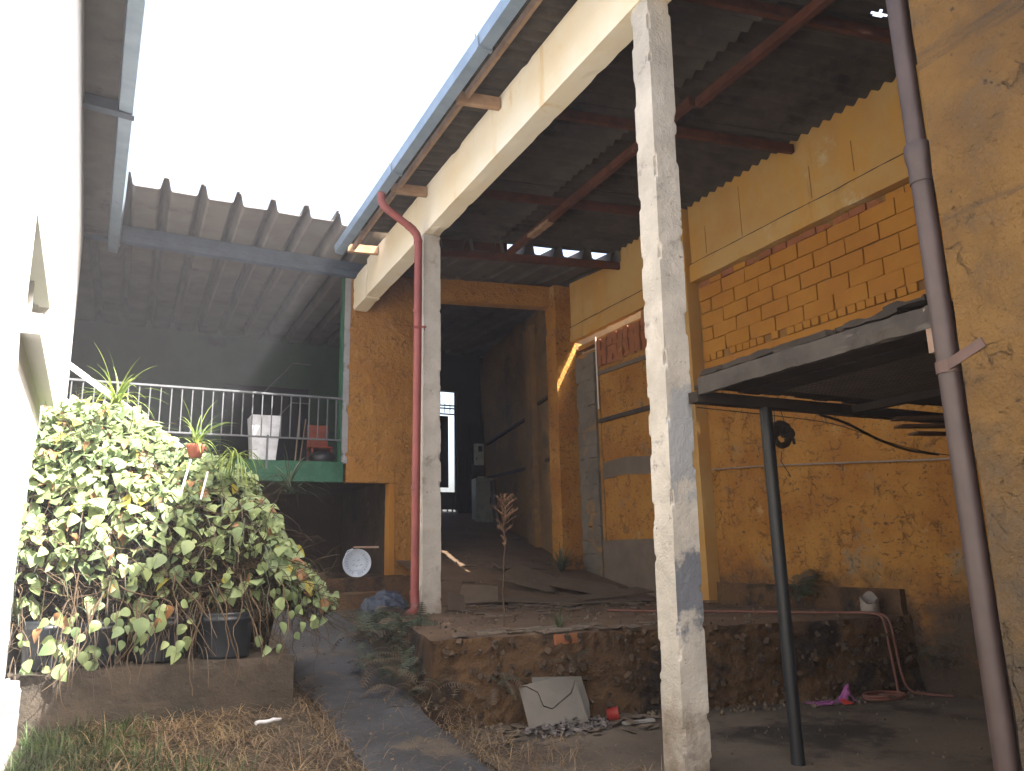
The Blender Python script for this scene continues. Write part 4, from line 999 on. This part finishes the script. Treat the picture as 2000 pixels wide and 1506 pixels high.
# ------------------------------------------------------------------ grass and litter on the ground
def in_path(x, y_): return abs(x - 2.0) < .40 + .12 * fbm((x, y_, 3), 2)
g = MB()
for k in range(14000):
    x = rr(-.5, 1.35); y_ = rr(4.6, 6.48)
    c = fbm((x, y_, 11), 1.4) * 1.3 + .20 - .5 * max(0, x - .05)
    if rnd() > c: continue
    blade(g, (x, y_, zg(x, y_) - .01), rr(0, 6.28), rr(.05, .19), .0026, rr(.5, 1.5), rr(.4, 1.4))
stuff(g.build('green_grass', M_GRASS), 'green grass growing below the low wall', 'grass')
g = MB()
for k in range(24000):
    x = rr(-.3, 3.3); y_ = rr(3.7, 7.2)
    if x > 2.75 and y_ > 5.6: continue
    if in_path(x, y_) and rnd() > .10: continue
    if y_ > 6.5 and x < 1.35: continue
    if 2.4 < x and rnd() < .45: continue
    if rnd() > .62 + fbm((x, y_, 20), 1.3) * 1.2: continue
    blade(g, (x, y_, zg(x, y_) + rr(0, .03)), rr(0, 6.28), rr(.08, .24) * (1.5 if rnd() < .06 else 1), .0022, rr(.0, .9) + (.5 if rnd() < .12 else 0), rr(.4, 1.4))
stuff(g.build('dry_grass', M_STRAW), 'straw coloured dry grass beside the path', 'grass')
g = MB()
for k in range(70):
    x = rr(-.4, 3.2); y_ = rr(4, 11.5)
    p = Vector((x, y_, zg(x, y_) + .03)); az = rr(0, 6.28); L = rr(.15, .5)
    if 2.5 < x and y_ < 6.6: p.z = .02
    g.tube([p, p + Vector((math.cos(az), math.sin(az), .12)) * L * .5, p + Vector((math.cos(az + .4), math.sin(az + .4), .02)) * L], [.004, .003, .002], 4, False)
stuff(g.build('fallen_twigs', M_TWIG), 'dry twigs scattered on the path and grass', 'twigs')
# crumbs of rubble on floor and platform
g = MB()
def crumb(x, y_, z, s):
    m = Matrix.Translation((x, y_, z)) @ Quaternion((rr(-1, 1), rr(-1, 1), rr(-1, 1), rr(-1, 1))).normalized().to_matrix().to_4x4()
    g.box((-s, -s * rr(.4, 1), -s * rr(.2, .7)), (s, s * rr(.4, 1), s * rr(.2, .7)), m)
for k in range(1500):
    q = rnd()
    if q < .35: x = rr(2.7, 7.4); crumb(x, rr(front(x) + .1, 10.2), PZ + .01, rr(.004, .018))
    elif q < .55: x = rr(2.7, 7.4); crumb(x, front(x) - rr(.03, .5) ** 1.5, .012, rr(.005, .025))
    elif q < .7: crumb(rr(3, 7.4), rr(2.5, 5.6), .01, rr(.003, .010))
    elif q < .78: y_ = rr(10.2, 17); crumb(rr(4.6, 7.2), y_, zr(y_) + .015, rr(.006, .02))
    else: x = rr(1.4, 2.9); y_ = rr(5, 11.7); crumb(x, y_, zg(x, y_) + .03, rr(.003, .014))
stuff(g.build('rubble_crumbs', simple('crumb_stone', (.24, .19, .14), 1, .1, .5, 20)), 'small stones and crumbs scattered over the floors', 'rubble')
g = MB()
for k in range(240):
    q = rnd()
    if q < .55: x = rr(3.9, 7.3); y_ = rr(8.4, 10.6); z = PZ + .015
    elif q < .75: x = rr(2.6, 5.2); y_ = front(x) + rr(.03, .4); z = PZ + .015
    elif q < .87: x = rr(2.9, 4.4); y_ = front(x) - rr(.1, .7); z = .015
    else: x = rr(4.6, 7); y_ = rr(10.6, 14); z = zr(y_) + .02
    m = Matrix.Translation((x, y_, z + rr(0, .02))) @ Matrix.Rotation(rr(0, 6.28), 4, 'Z') @ Matrix.Rotation(rr(-.25, .25), 4, 'X')
    a, b = rr(.03, .14), rr(.02, .06)
    g.prism([m @ Vector(p) for p in ((-a, -b, 0), (a * rr(.3, 1), -b * rr(.5, 1), 0), (a, b * rr(0, 1), .0), (rr(-a, a), b, 0), (-a * rr(.6, 1), b * .6, 0))], (0, 0, .006))
stuff(g.build('flat_litter', wmat('litter_flakes', (.13, .10, .075), (.07, .052, .038), 5, stains=(((.26, .23, .19), 4, .62, .72),), bumps=((40, .4, .005),))), 'flat scraps and flakes littering the shed floor', 'litter')
# heap of crumpled paper ash
g = MB()
for k in range(260):
    a = rr(0, 6.28); r = rnd() ** .7; x = 3.42 + .42 * r * math.cos(a) + .1; y_ = 6.12 + .22 * r * math.sin(a) ; s = rr(.02, .055)
    z = .02 + .08 * (1 - r) * rnd()
    c = [Vector((x + rr(-s, s), y_ + rr(-s, s), z + rr(-.01, .035))) for _ in range(5)]
    g.add(c, [(0, 1, 2), (0, 2, 3), (0, 3, 4)])
stuff(g.build('ash_heap', simple('grey_ash_paper', (.26, .23, .22), .9, .2, .6, 14)), 'heap of grey burnt paper scraps by the leaning boards', 'ash heap')

# ------------------------------------------------------------------ objects on the floor
bs = thing('cracked_board', 'cracked grey cement board leaning on the platform face, front one', 'board')
mb_ = wmat('grey_cement_board', (.34, .31, .27), (.27, .25, .22), 3, stains=(((.20, .18, .15), 3, .58, .72),), bumps=((40, .3, .004),))
T = Matrix.Translation((3.10, 6.16, .0)) @ Matrix.Rotation(math.radians(-11), 4, 'Z') @ Matrix.Rotation(math.radians(-24), 4, 'X')
crk = [(.16, .42), (.20, .33), (.22, .22), (.30, .19), (.40, .25), (.50, .31)]
def pl2(poly, name, parent, T, th=.014): return MB().prism([T @ Vector((a, 0, b)) for a, b in poly], T.to_3x3() @ Vector((0, th, 0))).build(name, mb_, parent)
pl2([(.08, .02), (.62, .0), (.555, .42), (.50, .308), (.40, .248), (.30, .188), (.22, .218)] + [(.19, .33), (.10, .385), (.03, .39)], 'broken_piece', bs, T)
pl2([(.04, .40), (.105, .392), (.197, .338), (.228, .226), (.302, .196), (.398, .256), (.492, .316), (.548, .425), (.3, .44)], 'broken_piece', bs, T @ Matrix.Translation((.0, .004, .002)))
T = Matrix.Translation((3.30, 6.245, .0)) @ Matrix.Rotation(math.radians(-11), 4, 'Z') @ Matrix.Rotation(math.radians(-20), 4, 'X')
o = pl2([(.0, .0), (.48, .0), (.50, .20), (.46, .42), (.0, .44)], 'cement_board', None, T); tag(o, 'pale cement board standing behind the cracked one', 'board')
rc = thing('red_cup', 'small red plastic cup tipped over by the grey boards', 'cup')
MB().lathe((4.0, 6.24, .055), [(0, 0), (.052, 0), (.062, .10), (.066, .105), (.057, .10), (.045, .01), (0, .01)], 16, (.8, -.5, .12)).build('cup_body', simple('red_plastic', (.33, .035, .03), .45), rc)
g = MB(); g.bar((4.02, 6.02, .02), (4.32, 5.98, .025), .05, .02); tag(g.build('white_stick', simple('white_chip', (.48, .46, .42), .8)), 'short white stick on the floor in front of the red cup', 'stick')
g = MB(); T = Matrix.Translation((1.02, 6.0, zg(1, 6) + .07)) @ Matrix.Rotation(.35, 4, 'Z') @ Matrix.Rotation(-.12, 4, 'X')
g.tube([T @ Vector((-.10 + .20 * i / 6, .008 * math.sin(i * 1.3), .004 * math.sin(i * 2))) for i in range(7)], [.015, .014, .016, .013, .015, .014, .009], 6); tag(g.build('paper_roll', simple('white_paper', (.62, .62, .64), .7)), 'white rolled paper lying in the dry grass', 'paper roll')
# pink cloth
g = MB(); nu_, nv_ = 26, 14; vs = []
for j in range(nv_ + 1):
    for i in range(nu_ + 1):
        u = i / nu_; v = j / nv_
        x = 6.02 + .46 * u; y_ = 5.78 - .09 * u + .16 * (v - .5) * (1 - .3 * u)
        z = .012 + .05 * abs(fbm((u * 3, v * 2, 1), 2)) + .15 * math.exp(-((u - .80 - .12 * v) / .10) ** 2) * (.4 + .6 * math.sin(3.1 * v)) * (1 + .5 * fbm((u * 5, v * 5, 3), 2))
        vs.append((x + .03 * fbm((u * 4, v * 3, 5), 2), y_ + .05 * fbm((u * 4, v * 3, 9), 2), z))
w = nu_ + 1; g.add(vs, [(j * w + i, j * w + i + 1, (j + 1) * w + i + 1, (j + 1) * w + i) for j in range(nv_) for i in range(nu_)], True)
mc = simple('pink_cloth', (.50, .16, .46), .8, .2); pk = thing('pink_cloth', 'crumpled pink cloth with a red corner on the floor by the platform', 'cloth')
o = g.build('cloth_body', mc, pk); sd = o.modifiers.new('solid', 'SOLIDIFY'); sd.thickness = .004
g = MB(); g.add([(6.26, 5.6, .015), (6.36, 5.58, .02), (6.34, 5.66, .05), (6.28, 5.67, .045)], [(0, 1, 2, 3)]); o = g.build('red_corner', simple('red_cloth', (.45, .04, .03), .8, .2), pk); sd = o.modifiers.new('solid', 'SOLIDIFY'); sd.thickness = .004
# hose
hs = [Vector(p) for p in ((5.4, 8.3, .775), (5.9, 7.6, .775), (6.5, 7.0, .775), (6.75, 6.5, .78), (7.0, 6.15, .785), (7.14, 5.92, .79), (7.17, 5.74, .74), (7.18, 5.70, .5), (7.19, 5.67, .2), (7.23, 5.62, .05), (7.33, 5.5, .02), (7.42, 5.3, .02))]
def smoothpts(P, n=8):
    out = []
    for i in range(len(P) - 1):
        p0 = P[max(i - 1, 0)]; p1 = P[i]; p2 = P[i + 1]; p3 = P[min(i + 2, len(P) - 1)]
        for k in range(n):
            t = k / n; out.append(.5 * ((2 * p1) + (-p0 + p2) * t + (2 * p0 - 5 * p1 + 4 * p2 - p3) * t * t + (-p0 + 3 * p1 - 3 * p2 + p3) * t ** 3))
    out.append(P[-1]); return out
hz = thing('garden_hose', 'red brown hose hanging over the platform corner and coiled on the floor', 'hose')
mh = simple('hose_rubber', (.22, .085, .06), .6)
MB().tube(smoothpts(hs), .013, 8).build('run', mh, hz)
h2 = [Vector(p) for p in ((7.05, 6.05, .785), (7.10, 5.9, .79), (7.12, 5.76, .74), (7.12, 5.72, .45), (7.11, 5.68, .16), (7.05, 5.62, .03))]
h2 += [Vector((6.82 + .24 * math.cos(a), 5.60 + .15 * math.sin(a), .02 + .004 * a)) for a in [k * .5 for k in range(0, 22)]]
MB().tube(smoothpts(h2, 6), .013, 8).build('coil', mh, hz)
# cut container on the platform corner
cj = thing('cut_jug', 'grey plastic jug with its top cut off on the platform corner', 'jug')
g = MB(); n = 20; vs = []
for (r, h) in ((.0, 0), (.085, 0), (.095, .02), (.095, .10), (.09, .11), (.095, .12), (.093, .17)):
    for j in range(n):
        a = 6.283 * j / n; hh = h + (.045 * math.sin(a * 1 + .8) + .02 * math.sin(a * 3) if h == .17 else 0); vs.append((7.3 + r * math.cos(a), 6.05 + r * math.sin(a), .765 + hh))
g.add(vs, [(i * n + j, i * n + (j + 1) % n, (i + 1) * n + (j + 1) % n, (i + 1) * n + j) for i in range(6) for j in range(n)], True)
o = g.build('jug_body', simple('dirty_grey_plastic', (.34, .29, .25), .7), cj); sd = o.modifiers.new('solid', 'SOLIDIFY'); sd.thickness = .005
# broken sheets lying about the platform
msheet = wmat('broken_fibre_sheet', (.17, .125, .085), (.125, .09, .06), 3, stains=(((.24, .19, .14), 4, .6, .74),), bumps=((40, .4, .005),))
def sheet(label, c, poly, rot, th=.014, m=msheet, nm='broken_sheet', grp='broken sheets lying in the shed'):
    T = Matrix.Translation(c) @ Matrix.Rotation(rot[2], 4, 'Z') @ Matrix.Rotation(rot[1], 4, 'Y') @ Matrix.Rotation(rot[0], 4, 'X')
    tag(MB().prism([T @ Vector((a, b, 0)) for a, b in poly], T.to_3x3() @ Vector((0, 0, th))).build(nm, m), label, 'sheet', grp)
sheet('broken sheet propped upright near the dry weed', (4.55, 10.35, .80), [(-.28, 0), (.3, .0), (.36, .36), (-.16, .42)], (.62, 0, -.25))
sheet('large broken sheet tilted against the ramp in the middle', (5.75, 11.0, 1.02), [(-.55, -.1), (.35, -.2), (.5, .35), (-.2, .55)], (.45, .22, -.3))
sheet('broken sheet lying flat before the tilted one', (5.4, 10.3, .80), [(-.6, -.15), (.7, -.25), (.75, .2), (-.5, .3)], (.10, .05, -.2))
sheet('long broken sheet sloping beside the portal pillar', (6.5, 10.6, .92), [(-.55, -.1), (.6, -.25), (.5, .3), (-.4, .35)], (.32, .16, -.5))
sheet('topmost broken sheet of the pile by the far bay wall', (6.55, 9.8, .86), [(-.7, -.12), (.55, -.2), (.6, .25), (-.6, .2)], (.12, -.06, .1))
sheet('lowest broken sheet of the pile by the far bay wall', (6.2, 9.5, .785), [(-.8, -.15), (.75, -.1), (.6, .25), (-.7, .2)], (.03, .0, -.15))
sheet('broken sheet high on the ramp near the weed', (6.3, 12.4, 1.24), [(-.5, -.1), (.45, -.15), (.35, .3), (-.45, .25)], (.28, .03, .1))
sheet('small lump of broken sheet beside the pale post', (3.98, 9.75, .80), [(-.14, -.06), (.14, -.05), (.18, .22), (-.05, .25)], (.8, .1, .1))
mbk = simple('grey_bark_scrap', (.30, .25, .20), .95, .1, .4, 8)
for k, (x, dx, l) in enumerate(((3.0, .34, 'pale scrap on the platform rim nearest the path'), (3.35, .5, 'long pale scrap along the middle of the platform rim'), (3.72, .28, 'thin dark scrap on the platform rim under the grass tuft'), (3.55, .3, 'pale scrap hanging over the platform rim'))):
    y_ = front(x) + .12 + (.06 if k == 1 else -.08 if k == 3 else 0)
    g = MB(); rough_box(g, (x, y_, PZ + .01), (x + dx, y_ + .09, PZ + .035 + .01 * (k == 1)), .05, .02, 9); tag(g.build('bark_scrap', mbk), l, 'scrap', 'scraps on the platform rim')
g = MB(); rough_box(g, (3.62, front(3.7) - .03, PZ - .09), (3.86, front(3.7) + .1, PZ + .0), .05, .012, 7, .01)
tag(g.build('rim_brick', M_TERRA), 'red brick set in the platform rim', 'brick')
# round lid with raised lettering
ld = thing('round_lid', 'round pale blue grey drum lid with raised lettering under the terrace', 'lid')
ml = simple('pale_blue_plastic', (.40, .45, .52), .5, .4, .12)
LC = Vector((3.52, 12.95, 1.375)); AX = Vector((-.20, -.96, .12)).normalized()
MB().lathe(LC, [(0, -.10), (.205, -.10), (.225, -.09), (.235, 0), (.235, .015), (.222, .02), (.215, .008), (.0, .008)], 40, AX).build('lid_body', ml, ld)
MB().lathe(LC, [(.118, .0085), (.118, .014), (.124, .014), (.124, .0085)], 36, AX).build('inner_ring', ml, ld)
zq = Vector((0, 0, 1)); zq = (zq - AX * zq.dot(AX)).normalized(); xq = zq.cross(AX) * 1.0
dl = simple('lid_letter_shade', (.20, .23, .29), .55, .3, .1)
def glyph(ch, size, pos, ang, m, parent):
    cu = bpy.data.curves.new('letter', 'FONT'); cu.body = ch; cu.size = size; cu.extrude = .003; cu.align_x = 'CENTER'; cu.align_y = 'CENTER'
    ob = bpy.data.objects.new('letter', cu); COL.objects.link(ob); dg = bpy.context.evaluated_depsgraph_get()
    me = bpy.data.meshes.new_from_object(ob.evaluated_get(dg)); bpy.data.objects.remove(ob); me.materials.append(m)
    o = link(me, 'letter', parent)
    yv = zq * math.cos(ang) + xq * math.sin(ang); xv = xq * math.cos(ang) - zq * math.sin(ang); zv = xv.cross(yv)
    o.matrix_world = Matrix(((xv.x, yv.x, zv.x, pos.x), (xv.y, yv.y, zv.y, pos.y), (xv.z, yv.z, zv.z, pos.z), (0, 0, 0, 1)))
txt = ".IRODOVARO.SOXODTOE."
for i, ch in enumerate(txt):
    a = 2 * math.pi * i / len(txt) + .1
    glyph(ch, .062, LC + AX * .011 + (zq * math.cos(a) + xq * math.sin(a)) * .165, a, dl, ld)
for (a, r) in ((.5, .05), (2.0, .075), (4.2, .06), (5.4, .07), (3.2, .05)):
    q = LC + AX * .010 + (zq * math.cos(a) + xq * math.sin(a)) * r
    MB().bar(q - (xq + zq * .5) * .02, q + (xq + zq * .5) * .02, .008, .008).build('mark', dl, ld)
MB().tube([LC + xq * -.19 + zq * .14, LC + xq * -.16 + zq * .20 + AX * .02, LC + xq * -.07 + zq * .235], .008, 6).build('handle', ml, ld)
tag(MB().bar((3.46, 12.98, 1.632), (3.88, 12.94, 1.63), .09, .035).build('wood_offcut', M_PALEW, None, .003), 'pale wood offcut lying across the top of the round lid', 'offcut')
# black bag
g = MB(); bmv = []; n1, n2 = 28, 18
for j in range(n2 + 1):
    for i in range(n1):
        th = 2 * math.pi * i / n1; ph = math.pi * j / n2
        d = Vector((math.sin(ph) * math.cos(th), math.sin(ph) * math.sin(th), math.cos(ph)))
        r = 1 + .30 * fbm(d * 1.0, 2.0) + .16 * abs(fbm(d + Vector((3, 0, 0)), 5))
        bmv.append((3.02 + d.x * .30 * r, 9.75 + d.y * .24 * r, max(.60, .80 + d.z * .25 * r)))
g.add(bmv, [(j * n1 + i, (j + 1) * n1 + i, (j + 1) * n1 + (i + 1) % n1, j * n1 + (i + 1) % n1) for j in range(n2) for i in range(n1)], False)
tag(g.build('rubbish_bag', wmat('black_bag_plastic', (.012, .018, .03), (.02, .03, .05), 3, bumps=((8, .8, .04), (25, .5, .01)), rough=.42, spec=.35)), 'crumpled black rubbish bag at the foot of the red downpipe', 'bag')

# ------------------------------------------------------------------ wooden loft on an iron pole
lf = thing('plank_loft', 'dark plank loft on an iron pole beside the near post', 'loft')
XF, YN, YF, ZL = 3.72, 2.42, 4.36, 2.59
g = MB(); rough_box(g, (XF - .045, YN, ZL), (XF, YF - .04, ZL + .125), .05, .004, 5, .006, 6); g.build('front_plank', M_WOOD, lf)
g = MB(); rough_box(g, (XF - .05, YF - .04, ZL - .05), (6.7, YF + .06, ZL + .03), .12, .006, 4); g.build('end_beam', M_BLACKW, lf)
g = MB(); rough_box(g, (XF, YN, ZL - .02), (6.7, YN + .08, ZL + .06), .12, .006, 4); g.build('near_beam', M_BLACKW, lf)
g = MB(); g.bar((5.3, YN + .08, ZL - .01), (5.3, YF - .04, ZL - .01), .07, .06); g.build('joist', M_BLACKW, lf)
x = XF + .01; k = 0
while x < 6.5:
    w_ = rr(.16, .24)
    if not (5.56 < x < 5.72):
        g = MB(); rough_box(g, (x, YN + rr(-.04, .05), ZL + .062 + rr(0, .006)), (x + w_ - .012, YF + rr(-.02, .08) - (.14 if x > 5.5 else 0), ZL + .09), .12, .004, 4); g.build('floor_board', M_BLACKW, lf)
    x += w_; k += 1
# ragged cover boards on top, seen over the plank
for (ya, yb, dz, t) in ((2.5, 2.75, .155, -.02), (2.66, 3.12, .135, .0), (3.1, 3.75, .13, .004), (3.7, 4.3, .13, .01)):
    g = MB(); rough_box(g, (XF - .03, ya, ZL + dz + .006), (XF + .5, yb, ZL + dz + .045), .05, .014, 8, .016, 7); g.build('cover_board', M_BLACKW, lf)
T = Matrix.Translation((XF + .1, 3.35, ZL + .16)) @ Matrix.Rotation(.10, 4, 'X') @ Matrix.Rotation(-.35, 4, 'Y')
g = MB(); g.box((-.14, -.2, 0), (.38, .22, .018), T); g.build('lifted_board', M_WOOD, lf)
g = MB(); g.tube([(4.36, YF, 0), (4.36, YF, ZL - .05)], .047, 16); g.build('iron_pole', M_POLE, lf)
g = MB(); g.bar((3.70, YN + .06, ZL + .11), (3.70, YN + .06, ZL - .13), .045, .05, (1, 0, 0)); g.build('hanging_peg', M_PALEW, lf)
g = MB()
for i in range(26):
    a = 4.3 + i * .04
    g.tube([(a, 2.7, ZL + .035), (a, 4.1, ZL + .03)], .002, 3, False)
for i in range(34):
    b = 2.7 + i * .042; g.tube([(4.3, b, ZL + .033), (5.3, b, ZL + .033)], .002, 3, False)
g.build('wire_mesh', simple('rusty_mesh', (.10, .07, .05), .8), lf)['kind'] = 'stuff'
for k, (a, b, l) in enumerate((((5.6, 4.2, 2.50), (6.8, 3.5, 2.50), 'uppermost loose slat tucked under the loft at right'), ((5.75, 4.28, 2.46), (6.9, 3.75, 2.44), 'middle loose slat tucked under the loft at right'), ((6.0, 4.33, 2.42), (7.0, 4.0, 2.40), 'lowest loose slat tucked under the loft at right'))):
    g = MB(); g.bar(a, b, .14, .018); tag(g.build('loose_slat', M_SLAT), l, 'slat', 'loose slats under the loft')
cb_ = thing('sagging_cable', 'dark flexible hose and wire sagging from the loft across the wall', 'cable')
mcab = simple('black_cable', (.03, .025, .022), .6)
MB().tube(smoothpts([Vector(p) for p in ((5.0, 4.42, 2.54), (5.4, 4.5, 2.50), (5.9, 4.6, 2.40), (6.4, 4.7, 2.34), (6.9, 4.75, 2.32))]), .012, 7).build('hose', mcab, cb_)
MB().tube(smoothpts([Vector(p) for p in ((3.75, 4.43, 2.52), (4.6, 4.43, 2.50), (5.2, 4.44, 2.47), (5.9, 4.5, 2.36), (6.5, 4.55, 2.30), (7.2, 4.6, 2.28))]), .004, 5).build('wire', mcab, cb_)
hw = thing('hanging_gloves', 'burnt dark clump hanging on wires under the loft', 'clump')
g = MB(); n1, n2 = 26, 10; vs = []; C0 = Vector((4.60, 4.46, 2.35))
for i in range(n1):
    th = 2 * math.pi * i / n1; R0 = .078 * (1 + .2 * fbm((math.cos(th), math.sin(th), 0), 1.5))
    for j in range(n2):
        ph = 2 * math.pi * j / n2; r = .042 * (1 + .75 * fbm((math.cos(th) * 2, math.sin(th) * 2, math.cos(ph)), 1.6)) * (1.25 if math.sin(th) > -.2 else .6)
        q = Vector((math.cos(th) * (R0 + r * math.cos(ph)), r * math.sin(ph), math.sin(th) * (R0 + r * math.cos(ph)) * .95))
        vs.append(C0 + q)
g.add(vs, [(i * n2 + j, i * n2 + (j + 1) % n2, ((i + 1) % n1) * n2 + (j + 1) % n2, ((i + 1) % n1) * n2 + j) for i in range(n1) for j in range(n2)], False)
g.build('clump', M_BLACKW, hw)
for k in range(3):
    a = -.5 - k * .0; p = C0 + Vector((.075 + .012 * k, 0, .05 - .028 * k)); g = MB(); g.tube([p, p + Vector((.03, 0, -.02)), p + Vector((.035, 0, -.055))], [.018, .016, .010], 7); g.build('finger', M_BLACKW, hw)
for pts in (((4.55, 4.46, 2.56), (4.545, 4.46, 2.47), (4.53, 4.46, 2.38)), ((4.62, 4.46, 2.56), (4.65, 4.46, 2.46), (4.69, 4.46, 2.40), (4.70, 4.46, 2.33)), ((4.59, 4.46, 2.22), (4.57, 4.46, 2.15), (4.64, 4.46, 2.06), (4.66, 4.46, 2.03), (4.63, 4.46, 2.045))):
    MB().tube(pts, .004, 5).build('wire', mcab, hw)
